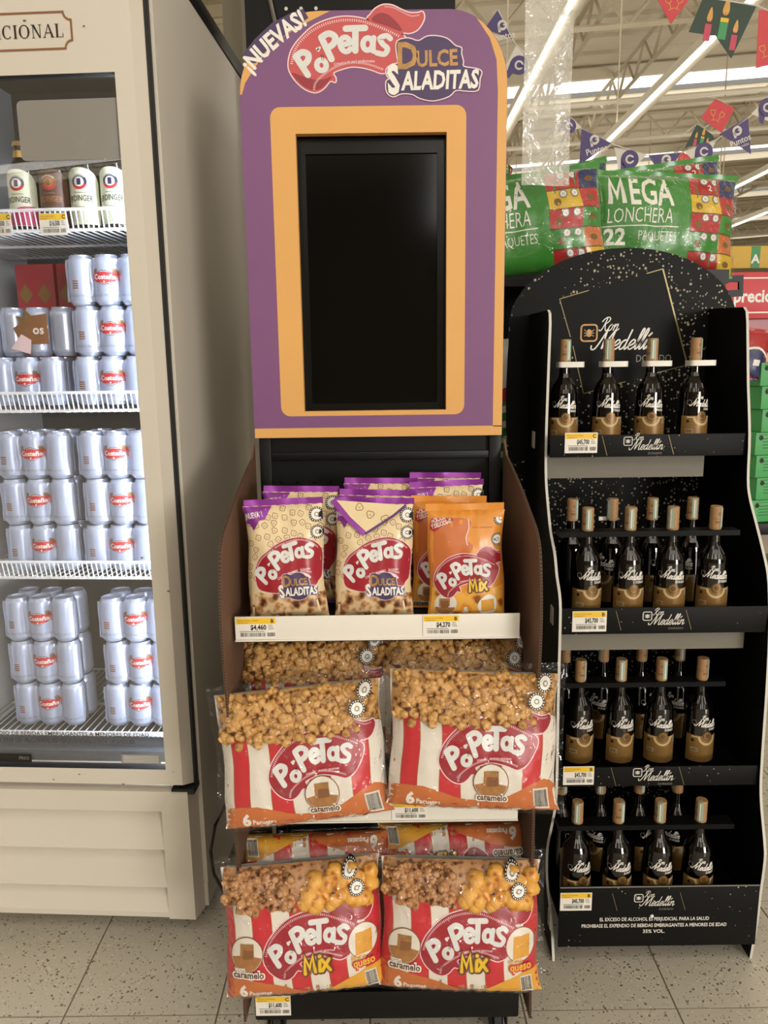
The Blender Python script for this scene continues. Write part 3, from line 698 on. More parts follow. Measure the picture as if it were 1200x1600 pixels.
# --- can packs: six cans side by side under a printed wrap
CR, CH_ = .0326, .121
def can_mesh():
    m_ = MB()
    m_.lathe([(0, .004), (.022, .004), (.024, 0), (.0255, .002), (.0315, .011), (CR, .016), (CR, CH_-.018), (.0315, CH_-.012), (.0265, CH_-.003), (.0265, CH_), (.0245, CH_), (.0242, CH_-.004), (0, CH_-.004)], 20, 'can_silver')
    return m_
def wrap_fn(u, v, d):
    i = max(-1, min(1, round(u/(2*CR)))); dx = u-i*2*CR
    q = max(math.sqrt(max(CR*CR-dx*dx, 0)), CR*.42+.002*math.sin(v*90))+.0012
    e = min(1, min(v-.008, CH_-.008-v)/.014); e = max(0, e)
    return (u, -CR*.0-(q*(.86+.14*e**.5))-d, v)
PACK = None
def can_pack(x, y, z, label, rz=0, group='silver can six-packs in the cooler'):
    global PACK
    p = fw(x, y, z); rot = (0, 0, FR+rz)
    if PACK: return dup(PACK, p, rot, label, group)
    o = PACK = empty('can_pack', label, 'beer pack', p, rot, group)
    c0 = None
    for r in (0, 1):
        for i in (-1, 0, 1):
            c = can_mesh().build('can', o) if c0 is None else c0.copy()
            if c0: C.objects.link(c); c.parent = o
            c0 = c0 or c; c.location = (i*2*CR, r*2*CR, 0)
    m_ = MB(); us = [(-3*CR-.001)+(6*CR+.002)*i/48 for i in range(49)]; vs = [.01, .013, .018, .026, .05, .075, .095, .103, .108, .111]
    m_.grid(lambda u, v: wrap_fn(u, v, 0), us, vs, 'wrap_silver')
    m_.build('plastic_wrap', o)
    a = Art(); cx, cz = .004, .066
    star = [(-.034, .004), (-.029, .012), (-.022, .010), (-.02, .012), (.02, .012), (.022, .010), (.03, .013), (.036, .005), (.031, .001), (.033, -.008), (.024, -.006), (.02, -.011), (-.02, -.012), (-.024, -.007), (-.032, -.009), (-.029, 0)]
    a.circ(cx, cz, .0208, 'ink_black', 1, .0172, 24); a.circ(cx, cz, .0195, 'ink_white', 1.5, .0155, 24); a.circ(cx, cz, .018, 'ink_red', 2, .0142, 24)
    for s_ in (-1, 1):
        for k, r_ in enumerate((25, 55, 80)):
            c_, q_ = math.cos(math.radians(r_)), math.sin(math.radians(r_)); bx, by = cx+s_*.019, cz+.009
            a.poly([(bx, by), (bx+s_*(.010*c_-.003*q_), by+.010*q_+.003*c_), (bx+s_*.014*c_, by+.014*q_), (bx+s_*(.010*c_+.003*q_), by+.010*q_-.003*c_)], 'label_gold', 1)
    a.poly([(cx+p_*1.02, cz+q_) for p_, q_ in star], 'ink_red', 2.6)
    a.text('Costeña', cx, cz-.0042, .0115, 'ink_white', 4, .03, width=.052)
    a.circ(cx, cz-.0105, .0022, 'ink_white', 4, n=8)
    a.text('EL EXCESO DE ALCOHOL ES PERJUDICIAL PARA LA SALUD', 0, .021, .0055, 'ink_grey', 1, .01, width=.186)
    for q in range(4): a.rect(-.077, -.062, .04+q*.0055, .0432+q*.0055, 'ink_brown', 1)
    a.build('label_print', o, wrap_fn, .0003, .006)
    return o
RC, LC = -.157, -.381
for n_, (zb, xr_, xl_, nm) in enumerate(((1.424, -.157, -.385, 'second shelf'), (.99, -.168, -.385, 'third shelf'), (.545, -.163, -.412, 'bottom rack'))):
    for k in range(3):
        pos = ('lowest', 'middle', 'topmost')[k]
        jit = [(-.004, .003), (.006, 0), (0, -.002)][k]
        can_pack(xr_+jit[0]+(.012 if n_ == 2 else 0), .13, zb+k*.1222, f'silver beer can pack, {pos} in the stack against the lit side wall, {nm}')
        if n_ == 0 and k: continue
        can_pack(xl_+jit[1]*.8, .13, zb+k*.1222, f'silver beer can pack, {pos} in the stack farther from the lit wall, {nm}')
# an older pack under torn loose film, and two red cartons behind it
o = empty('torn_can_pack', 'beer pack in torn loose clear film with brown cans showing, on the second shelf', 'beer pack', fw(-.388, .155, 1.5475), (0, 0, FR))
c0 = None
for i in range(4):
    c = can_mesh().build('can', o) if c0 is None else c0.copy()
    if c0: C.objects.link(c); c.parent = o
    c0 = c0 or c; c.location = (-.1+i*.0655, 0, 0)
c0.data = c0.data.copy()
m_ = MB(); us = [-.16+.29*i/20 for i in range(21)]; vs = [i/14 for i in range(15)]
m_.grid(lambda u, v: (u, -.036-.016*abs(noise.noise(Vector((u*25, v*3, 2))))-.012*v*(1-v), .002+v*(.112+.014*noise.noise(Vector((u*12, 7, 1)))-max(0, -u-.06)*.25)), us, vs, 'clear_film'); m_.build('loose_film', o, 60)
a = Art(); a.poly([(.0, .03), (.07, .03), (.07, .105), (.03, .1), (-.02, .07)], 'ink_brown', 1); a.text('os', .045, .055, .022, 'ink_white', 2, .02); a.poly([(-.03, .02), (.02, .005), (.025, .04), (.0, .055)], 'ink_pink', 2); a.poly([(.0, .08), (-.01, .1), (.012, .095), (.015, .115), (.03, .1), (.03, .085)], 'label_gold', 3)
a.build('label_print', o, lambda u, v, d: (u, -.0335-d, v), .0005)
for k in range(2):
    p = fw(-.43+k*.115, .36, 1.424+.001)
    o = empty('beer_carton', ('dark red carton at the back of the second shelf, standing farther from the can stack', 'dark red carton at the back of the second shelf, standing closer to the can stack')[k], 'beer pack', p, (0, 0, FR), 'red cartons in the cooler')
    m_ = MB(); m_.box(-.054, .054, -.06, .06, 0, .37, 'ink_red_dark', .004); m_.build('box', o)
    a = Art()
    for q in (-.028, .024): a.poly([(q-.02, .29), (q, .265), (q+.02, .29), (q, .32)], 'label_gold', 1)
    a.rect(-.05, .05, .24, .252, 'ink_red_dark', 1); a.build('carton_print', o, lambda u, v, d: (u, -.06-d, v), .0005)

# --- beer bottles on the top shelf
def cyl_fn(r, x=0): return lambda u, v, d: ((r+d)*math.sin(u/r), -(r+d)*math.cos(u/r), v)
def beer_bottle(x, y, label, kind):
    o = empty('beer_bottle', label, 'beer bottle', fw(x, y, 1.848), (0, 0, FR), 'wheat beer bottles on the top shelf'); o.scale = (1.12, 1.12, 1.05)
    m_ = MB(); m_.lathe([(0, .002), (.028, 0), (.032, .006), (.032, .122), (.031, .131), (.027, .143), (.019, .155), (.0155, .164), (.0145, .182), (.016, .184), (.016, .19), (.0135, .192)], 20, 'beer_glass'); m_.build('glass', o)
    m_ = MB(); m_.lathe([(.0162, .189), (.017, .191), (.0148, .199), (0, .2)], 16, 'gold_foil'); m_.build('crown_cap', o)
    if kind == 'pink': m_ = MB(); m_.lathe([(.0168, .163), (.0158, .178), (.0148, .178)], 16, 'gold_foil'); m_.build('neck_foil', o)
    a = Art(); bg = 'beer_label_brown' if kind == 'brown' else 'beer_label'
    a.poly([(-.044, .01), (.044, .01), (.044, .1)]+arcpts(0, .1, .044, 0, 180, 14, .034)+[(-.044, .1)], bg, 1)
    a.circ(0, .103, .0165, 'navy' if kind != 'brown' else 'ink_brown', 2); a.circ(0, .103, .0165, 'ink_red', 3, a0=PI*1.1, a1=PI*1.9, n=10); a.circ(0, .103, .0105, 'ink_white' if kind != 'brown' else 'ink_caramel', 4); a.rect(-.004, .004, .096, .11, 'navy' if kind != 'brown' else 'ink_brown', 5)
    a.text('ERDINGER', 0, .104+.0118, .0036, 'ink_white', 5, .01, arc=.0155, width=.026)
    a.text('ERDINGER', 0, .062, .0125, 'ink_black' if kind != 'brown' else 'ink_caramel', 2, .015, width=.052, arc=.16)
    a.rect(-.013, .013, .079, .0805, 'ink_grey', 2)
    if kind == 'pink': a.poly([(-.043, .011), (.043, .011), (.043, .053)]+smooth([(.04, .053), (.0, .05), (-.043, .02)], False), 'pink_print', 2)
    else: a.text('Weissbier', 0, .045, .008, 'ink_grey', 2, 0, .2, width=.034)
    a.build('label', o, cyl_fn(.0323), .0003, .01)
for x, k, lb in ((-.352, 'pink', 'wheat beer bottle with cream and pink label and gold neck foil on the top shelf'), (-.273, 'brown', 'dark wheat beer bottle with a brown label on the top shelf'), (-.197, 'cream', 'pale labelled wheat beer bottle beside the dark brown labelled one'), (-.121, 'cream', 'pale labelled wheat beer bottle closest to the cooler side wall')):
    beer_bottle(x, .135, lb, k)
price_tag('$16.500', fw(-.25, .0585, 1.853), 'curved yellow topped price tag on the wire lip below the dark beer', .066, .05, FR)
price_tag('$18.500', fw(-.385, .0585, 1.855), 'price tag on the cooler wire lip cut by the picture edge', .066, .05, FR)

# ============================================================ the snack display stand
st = empty('snack_display_stand', 'tall black snack display with purple arched header and dark screen', 'display stand', (0, 0, 0))
HY = 1.83
mb = MB(); mb.box(-.303, .287, 1.47, 1.87, .078, .15, 'black_metal', .006)
base = mb.build('base', st)
for x in (-.26, .245):
    for y in (1.51, 1.82):
        mb = MB(); mb.box(x-.022, x+.022, y-.022, y+.022, .072, .079, 'black_metal'); mb.box(x-.02, x-.016, y-.02, y+.03, .03, .074, 'black_metal'); mb.box(x+.016, x+.02, y-.02, y+.03, .03, .074, 'black_metal')
        c = mb.build('caster', st)
        mb = MB(); n = 18
        pr_ = [(.0, -.012), (.026, -.012), (.03, -.008), (.03, .008), (.026, .012), (0, .012)]
        for j in range(len(pr_)-1):
            vs = [(x+pr_[j+q][1], y+.012+pr_[j+q][0]*math.cos(2*PI*i/n), .03+pr_[j+q][0]*math.sin(2*PI*i/n)) for q in (0, 1) for i in range(n)]
            mb.add(vs, [(i, (i+1) % n, (i+1) % n+n, i+n) for i in range(n)], 'black_rubber')
        mb.build('wheel', c)
for x in (-.298, .255):
    mb = MB(); mb.box(x, x+.028, 1.842, 1.872, .15, 1.37, 'black_metal', .002); mb.build('upright', st)
mb = MB(); mb.box(-.27, .255, 1.855, 1.866, .15, 1.36, 'black_metal'); mb.box(-.27, .255, 1.845, 1.86, 1.29, 1.31, 'black_metal', .003)
bp_ = mb.build('back_panel', st)
a = Art()
for i in range(13):
    for j in range(2): a.circ(-.25+i*.0405, 1.235-j*.06, .0035, 'black_gloss', 1, n=10)
a.build('peg_holes', bp_, plane(1.855), .0004)
for z0, z1, yf, xr_ in ((.966, 1.018, 1.488, .273), (.568, .62, 1.468, .274)):
    mb = MB(); mb.box(-.296, .262, yf+.008, 1.85, z0+.012, z0+.026, 'black_metal', .002); mb.box(-.296, .262, yf+.004, yf+.012, z0-.004, z1-.006, 'black_metal')
    s_ = mb.build('shelf', st)
    mb = MB(); mb.box(-.306, xr_, yf, yf+.004, z0, z1, 'white_plastic', .0012); mb.box(-.306, xr_, yf-.003, yf, z0, z0+.003, 'white_plastic'); mb.build('price_rail', s_)
# kraft side panels with a dark corrugated edge
sp = smooth([(1.81, 1.30), (1.66, 1.262), (1.54, 1.222), (1.45, 1.185), (1.418, 1.12), (1.41, 1.0), (1.435, .8), (1.45, .6), (1.455, .4), (1.455, .09)], False, 4)
outl = [(1.85, .09), (1.85, 1.335)]+sp
for sd, X in ((-1, -.309), (1, .29)):
    mb = MB()
    fx = lambda y, z, d: (X+sd*(d+(.008 if sd < 0 else .012)*max(0, (1.85-y)/.4)*(.5+.9*max(0, 1.1-z))), y, z)
    mb.prism(outl, fx, 0, .005, 'kraft', 'kraft')
    p_ = mb.build('side_panel', st)
    mb = MB(); ed = sp
    for i, ((a0, b0), (a1, b1)) in enumerate(zip(ed, ed[1:])):        # flute openings along the cut edge
        n = max(1, int(math.hypot(a1-a0, b1-b0)/.006))
        for k in range(n):
            y0, z0, y1, z1 = [p*(1-t)+q*t for t in (k/n, (k+.6)/n) for p, q in ((a0, a1), (b0, b1))]
            mb.add([fx(y0-.0006, z0+.0004, .0008), fx(y0-.0006, z0+.0004, .0042), fx(y1-.0006, z1+.0004, .0042), fx(y1-.0006, z1+.0004, .0008)], [(0, 1, 2, 3)], 'kraft_edge')
    tag(mb.build('corrugated_edge', p_), kind='stuff')
# header board
P0 = lambda x, y: (lambda q: (q.x, q.z))(at(x, y, HY))
hx0, hx1, hb, ht = -.305, .283, 1.347, 2.266
arcL = arcpts(-.125, 2.095, .18, 180, 90, 12, ht-2.095); arcR = arcpts(.155, 2.115, .128, 90, 0, 12, ht-2.115)
ol = [(hx0, hb)]+arcL+arcR+[(hx1, hb)]
hole = [(-.185, 1.409), (.15, 1.409), (.15, 2.02), (-.185, 2.02)]
mb = MB(); mb.prism(ol, lambda u, v, d: (u, HY+d, v), 0, .022, 'purple', 'orange', [hole])
hd = mb.build('header_board', st, 30)
a = Art()
a.poly(rrect(-.24, .193, 1.398, 2.075, .022), 'orange', 1, [hole])
a.poly([(hx1-.022, 1.368), (hx1-.0006, 1.368)]+[(hx1-.0006, 2.115)]+[(.155+.1275*math.cos(t*PI/20), 2.115+.1505*math.sin(t*PI/20)) for t in range(1, 8)]+[(.243, 2.208), (.258, 2.165), (.262, 2.1)], 'orange', 1)
a.rect(hx0+.0006, hx1-.0006, hb+.0006, 1.370, 'orange', 1)
inner = [P0(*q) for q in ((378, 148), (383, 130), (393, 114), (405, 96), (420, 76), (442, 58), (468, 41), (492, 29), (516, 17))]
a.poly([(hx0+.0008, inner[0][1])]+[(x+(.0006 if x < -.2 else 0), z-.0006) for x, z in arcL if x < inner[-1][0]][1:]+inner[::-1][0:], 'orange', 1)
tb = [P0(*q) for q in ((379, 86), (398, 61), (425, 36), (455, 20), (474, 14), (482, 28), (460, 44), (436, 62), (414, 82), (399, 99), (387, 98))]
a.poly(tb, 'purple_dark', 2)
c_ = P0(434, 60); a.text('¡NUEVAS!', c_[0]-.002, c_[1]-.016, .034, 'ink_white', 3, .035, rot=37.5, width=.158, arc=.45)
o0 = P0(440, 10); sxh = (P0(760, 90)[0]-P0(440, 90)[0])/1200; szh = (P0(600, 10)[1]-P0(600, 170)[1])/600
a.add(ribbon_art(tail='Crispetas de maiz tradicionales', m='logo_red'), szh, o0[0], o0[1]+.004, 0, 2, sxh/szh)
a.add(badge_art(), szh, o0[0], o0[1]+.004, 0, 8, sxh/szh)
a.build('header_print', hd, plane(HY), .00025)
# the recessed screen
mb = MB(); fy = HY+.03
sc_in = [(-.168, 1.425), (.131, 1.425), (.131, 1.985), (-.168, 1.985)]
mb.prism([(-.2, 1.395), (.165, 1.395), (.165, 2.035), (-.2, 2.035)], lambda u, v, d: (u, fy+d, v), 0, .05, 'black_gloss', None, [sc_in])
sb = mb.build('screen', st)
mb = MB(); mb.box(-.17, .133, fy+.006, fy+.03, 1.42, 1.99, 'screen_glass'); mb.build('screen_glass', sb)
# price tags on the rails
price_tag('$4,460', (-.263, 1.4868, .994), 'price tag below the cream popcorn bag, at the cooler end of the upper white rail', .084, .046, 0, 0, 'B')
price_tag('$4,270', (.113, 1.4868, .995), 'price tag below the orange popcorn bags on the upper white rail', .074, .044, 0, 0, 'B')
price_tag('$11,600', (.045, 1.4668, .594), 'price tag reading 11,600 on the middle white rail', .074, .042)
price_tag('$11,600', (-.261, 1.4695, .118), 'price tag reading 11,600 on the black base of the stand', .078, .05)

# --- snack bags
def pillow(w, h, D, seed, wr=.003, pw=2.6, tp=.5, low=.86):
    def dep(u, v):
        a = min(1, abs(u)/(w/2)); b = min(1, max(0, v/h)); s = max(0, 1-a**pw)**.6; t = (4*(b**low)*(1-b**low))**tp
        k = noise.noise(Vector((u*20, v*8, seed)))+.6*noise.noise(Vector((u*45, v*30, seed+3)))
        cr = .0022*math.sin(u*330+seed)*math.exp(-(h-v)/.022)+.0018*math.sin(u*260+seed*2)*math.exp(-v/.018)
        return D*s*t+wr*k*min(1, s*1.5)*min(1, t*2)+cr*s
    def fn(u, v, d):
        b = min(1, max(0, v/h)); t = (4*b*(1-b))**.5
        return (u*(1-.055*t)+.002*math.sin(v*40+seed), -dep(u, v)-d, v)
    return fn, dep
def lin_(a, b, n): return [a+(b-a)*i/n for i in range(n+1)]
def bag_body(fn, dep, w, h, m, seal_m=None, seal=.014, parent=None):
    mb = MB(); us, vs = lin_(-w/2, w/2, 28), lin_(0, h, 34)
    mb.grid(lambda u, v: fn(u, v, 0), us, vs, m)
    def bk(u, v):
        x, y, z = fn(u, v, 0); return (x, -y*.8+.0005, z)
    mb.grid(bk, us[::-1], vs, m); o = mb.build('bag', parent, 60)
    for v0, v1, s_ in ((h-.001, h+seal, 1), (-seal*.6, .001, -1)):
        mb = MB()
        us2 = lin_(-w/2, w/2, 40); wob = lambda u, v: (u, .0035*math.sin(u*60)*((v-h)/seal if s_ > 0 else 0)-.0004, v+(.0012 if abs((u*240) % 1-.5) < .25 else 0)*(v == (v1 if s_ > 0 else v0)))
        mb.grid(wob, us2, [v0, (v0+v1)/2, v1], seal_m or m); mb.grid(lambda u, v: (lambda q: (q[0], q[1]+.0012, q[2]))(wob(u, v)), us2[::-1], [v0, (v0+v1)/2, v1], seal_m or m)
        mb.build('sealed_end', parent, 60)
    return o
def doodles(a, x0, x1, y0, y1, n, seed, sz, m='ink_brown'):
    r = random.Random(seed); pts = []
    for _ in range(n*6):
        x, y = r.uniform(x0, x1), r.uniform(y0, y1)
        if all(math.hypot(x-p, y-q) > sz*2.3 for p, q in pts): pts.append((x, y))
        if len(pts) >= n: break
    for x, y in pts:
        ph = r.uniform(0, 6); k = r.choice((3, 4))
        a.stroke([(x+sz*(.72+.3*abs(math.sin(k*t/2+ph)))*math.cos(t), y+sz*(.72+.3*abs(math.sin(k*t/2+ph)))*math.sin(t)) for t in [2*PI*i/20 for i in range(20)]], sz*.17, m, 1, True, 0)
        a.stroke([(x-sz*.3, y), (x, y-sz*.25), (x+sz*.25, y+.1*sz)], sz*.11, m, 1, caps=0)
SB = .000258
BW, BH = .166, .238
def sweet_bag(loc, rot, label):
    o = empty('snack_bag', label, 'snack bag', loc, rot, 'small snack bags on the upper shelf')
    fn, dep = pillow(BW, BH, .03, 1.3, .0055); bag_body(fn, dep, BW, BH, 'cream_bag', 'purple_foil', .013, o)
    a = Art()
    doodles(a, 70, 680, -600, -310, 34, 3, 25); doodles(a, 75, 140, -900, -620, 5, 5, 24); doodles(a, 640, 690, -900, -620, 3, 6, 24)
    pc = Art(); pc.poly([(50, -1215), (700, -1215), (700, -960)]+[(x, -975-22*abs(math.sin(x*.021))) for x in range(690, 50, -20)]+[(50, -970)], 'popcorn_print', 1)
    tabp = [(45, -285), (70, -285), (290, -285), (225, -395), (180, -400), (120, -480), (95, -430), (60, -420)]
    a.poly(tabp, 'purple_foil', 2); a.text('¡NUEVAS!', 135, -378, 44, 'ink_white', 3, .03, rot=8, width=150)
    a.add(seal_art(), 62, 655, -370, 12, 2); a.add(seal_art(), 56, 650, -510, -8, 2)
    red = smooth([(130, -770), (165, -700), (225, -650), (300, -598), (400, -560), (500, -548), (600, -575), (665, -625), (692, -690), (688, -850), (655, -905), (600, -950), (330, -985), (230, -978), (150, -950), (128, -870)])
    a.stroke(red, 9, 'ink_pink', 2, True, 6); a.poly(red, 'ink_red_dark', 2.6); a.dash(smooth([(140, -770), (175, -710), (235, -660), (310, -612), (400, -578), (500, -565), (590, -588), (650, -635)], False), 12, 13, 5, 'ink_pink', 3)
    a.dash(smooth([(350, -905), (390, -850), (450, -822), (520, -815), (600, -830)], False), 11, 14, 5, 'ink_pink', 3)
    a.add(word_art(4), .88, 45, -428, 0, 0) if 0 else a.add(word_art(4), .92, 2, -560, 13, 0)
    a.text('Crispetas de maiz tradicionales', 452, -828, 22, 'ink_pink', 3, .01, rot=15, width=285, arc=520)
    a.stroke(arcpts(510, -935, 100, 40, 140, 10), 20, 'ink_pink', 3)
    a.add(badge_art(), .59, -38, -712, 0, 4)
    a.clip(45, 705, -1210, -288); pc.clip(45, 705, -1210, -288)
    A = Art(); A.add(pc, SB, -375*SB, 1205*SB); A.add(a, SB, -375*SB, 1205*SB)
    A.build('front_print', o, fn, .00035, .012)
    return o
def mix_bag(loc, rot, label):
    o = empty('snack_bag', label, 'snack bag', loc, rot, 'small snack bags on the upper shelf')
    fn, dep = pillow(BW*.98, BH*.94, .03, 5.1, .005); bag_body(fn, dep, BW*.98, BH*.94, 'orange_foil', 'orange_foil', .013, o)
    a = Art()
    a.poly(smooth([(280, -400), (600, -400), (610, -480), (585, -560), (640, -640), (280, -900)], True, 3), 'orange_band', 1)
    a.stroke(smooth([(600, -395), (608, -470), (588, -540), (600, -600)], False), 8, 'ink_pink', 2)
    a.poly([(275, -1190), (885, -1190), (885, -930)]+[(x, -925-22*abs(math.sin(x*.018))) for x in range(870, 280, -20)]+[(275, -900)], 'puff_print', 1)
    a.poly([(275, -470), (300, -380), (460, -330), (478, -405), (400, -440), (320, -495)], 'bag_red', 2)
    for q, (t, y) in enumerate((('¡+CROCANTES', -402), ('Y DELICIOSAS!', -445))): a.text(t, 382, y, 34, 'ink_white', 3, .03, rot=18, width=170)
    a.text('PRODUCTO DE MAIZ REVENTADO', 722, -468, 9, 'ink_brown', 2, width=170)
    a.add(seal_art(), 55, 868, -395, 10, 2); a.add(seal_art(), 50, 850, -560, 0, 2)
    a.add(ribbon_art(), .8, 276, -608, 0, 2)
    a.add(mix_art(), .95, 662, -965, 0, 8)
    a.circ(402, -1075, 92, 'ink_white', 2); a.circ(402, -1075, 86, 'stripe_white', 3); a.circ(402, -1100, 82, 'ink_caramel', 4, 58, a0=PI, a1=2*PI, n=14); a.poly([(350, -1030), (435, -1025), (438, -1090), (352, -1095)], 'ink_caramel', 5); a.poly([(362, -1048), (425, -1045), (428, -1100), (365, -1102)], 'ink_brown', 6)
    a.poly(smooth([(670, -1100), (690, -1040), (760, -1000), (815, -1030), (825, -1100), (790, -1160), (710, -1160)]), 'ink_white', 2); a.poly([(695, -1045), (800, -1035), (812, -1130), (705, -1140)], 'ink_cheese', 3)
    a.circ(575, -1125, 48, 'orange_foil', 3); a.text('&', 575, -1148, 52, 'ink_white', 4, .02)
    a.text('caramelo', 385, -1188, 40, 'ink_white', 7, .09, width=205); a.text('caramelo', 385, -1187, 37, 'ink_black', 8, .02, width=190)
    a.text('queso', 765, -1180, 40, 'ink_white', 7, .09, width=140); a.text('queso', 765, -1179, 37, 'ink_brown_dark', 8, .02, width=126)
    a.clip(282, 878, -1192, -385)
    A = Art().add(a, SB, -580*SB, 1192*SB); A.build('front_print', o, fn, .00035, .012)
    return o
UZ = .996
b0 = sweet_bag((-.203, 1.545, UZ), (math.radians(-9), math.radians(-1.5), math.radians(2)), 'cream popcorn bag at the front of the top shelf, closest to the cooler')
b1 = dup(b0, (-.025, 1.543, UZ), (math.radians(-9), math.radians(1), math.radians(-2)), 'cream popcorn bag with a folded-down purple top at the front of the top shelf')
# its folded top flap
fl = MB(); tri_ = [(-.083, .244), (.06, .238), (-.005, .178)]
fl.prism([(-.086, .245), (.066, .236), (.04, .214), (-.018, .176), (-.052, .206)], lambda u, v, d: (u, -.034+.3*max(0, v-.176)-d, v), .0012, 0, 'cream_bag')
f_ = fl.build('folded_flap', b1); a = Art(); a.stroke([(-.086, .245), (-.052, .206), (-.018, .176)], .011, 'purple_foil', 1, caps=0); a.stroke([(-.018, .176), (.04, .214), (.066, .236)], .005, 'purple_ink', 1, caps=0)
doodles(a, -.04, .03, .205, .235, 4, 9, .008); a.build('fold_print', f_, lambda u, v, d: (u, -.0354+.3*max(0, v-.176)-d, v), .0004)
for loc, ry, lb in (((-.185, 1.635, UZ+.012), 1, 'cream popcorn bag standing behind the front cream bag closest to the cooler'), ((-.022, 1.622, UZ+.004), 2, 'cream popcorn bag directly behind the folded-corner bag'), ((-.01, 1.70, UZ+.018), 1, 'cream popcorn bag deepest in the middle row, only its purple seal showing'), ((.15, 1.675, UZ+.014), -2, 'cream popcorn bag behind the orange bags, second from the back'), ((.14, 1.745, UZ+.022), 1, 'cream popcorn bag behind the orange bags, against the black back panel')):
    dup(b0, loc, (math.radians(-7), math.radians(ry), 0), lb)
m0 = mix_bag((.17, 1.535, UZ+.0), (math.radians(-9), math.radians(-1), math.radians(-3)), 'orange mixed popcorn bag at the front of the top shelf')
dup(m0, (.137, 1.607, UZ+.004), (math.radians(-8), math.radians(1), 0), 'orange mixed popcorn bag half hidden behind the front orange bag')

# --- six-packs in clear film
def popcorn(fn, w, v0, v1, n, m, seed, r0=.0145, u0=None, u1=None, smoothb=False):
    r = random.Random(seed); mb = MB(); u0 = -w/2+.012 if u0 is None else u0; u1 = w/2-.012 if u1 is None else u1
    for _ in range(n):
        u, v = r.uniform(u0, u1), r.uniform(v0, v1); c = Vector(fn(u, v, r.uniform(-.003, .004))); R = r0*r.uniform(.75, 1.25)
        for k in range(1 if smoothb else 4):
            bm = bmesh.new(); bmesh.ops.create_icosphere(bm, subdivisions=2 if smoothb else 1, radius=1)
            off = Vector((r.uniform(-1, 1), r.uniform(-.6, .4), r.uniform(-1, 1)))*(R*.75 if not smoothb else 0); s3 = R*(r.uniform(.45, .8) if not smoothb else 1)
            for vv in bm.verts: vv.co = c+off+vv.co*s3*(1+.28*noise.noise(vv.co*1.7+Vector((k, u*90, v*90))))
            mb.bm(bm, m)
    return mb
LW, LH = .345, .272
SL = .00029
def caramel_inset(a, x, y, r, l=5):
    a.circ(x, y, r*1.06, 'ink_brown', l, n=24); a.circ(x, y, r, 'stripe_white', l+1, n=24); a.circ(x, y, r*.97, 'ink_caramel', l+2, n=20, a0=PI*1.06, a1=PI*1.94)
    a.poly([(x-r*.45, y+r*.62), (x+r*.42, y+r*.66), (x+r*.46, y-r*.2), (x-r*.42, y-r*.28)], 'ink_caramel', l+3); a.poly([(x-r*.25, y+r*.28), (x+r*.42, y+r*.3), (x+r*.43, y-r*.2), (x-r*.24, y-r*.26)], 'ink_brown', l+4); a.poly([(x-r*.45, y+r*.62), (x+r*.42, y+r*.66), (x+r*.3, y+r*.46), (x-r*.36, y+r*.42)], 'ink_gold', l+4)
def stripes(a, edges, y0, tops, redfirst=True):
    for i, (x0, x1) in enumerate(zip(edges, edges[1:])):
        m = 'stripe_red' if (i % 2 == 0) == redfirst else 'stripe_white'; t = tops if not callable(tops) else tops((x0+x1)/2)
        p = [(x0, y0), (x1, y0), (x1, t-18)]+arcpts((x0+x1)/2, t-18, (x1-x0)/2, 0, 180, 8, 26)[1:-1]+[(x0, t-18)]
        a.poly(p, m, 1); a.stroke(p[2:], 5, 'ink_caramel', 1.5, caps=0); a.stroke([(x0, y0), (x0, t-18)], 5, 'ink_caramel', 1.5, caps=0)
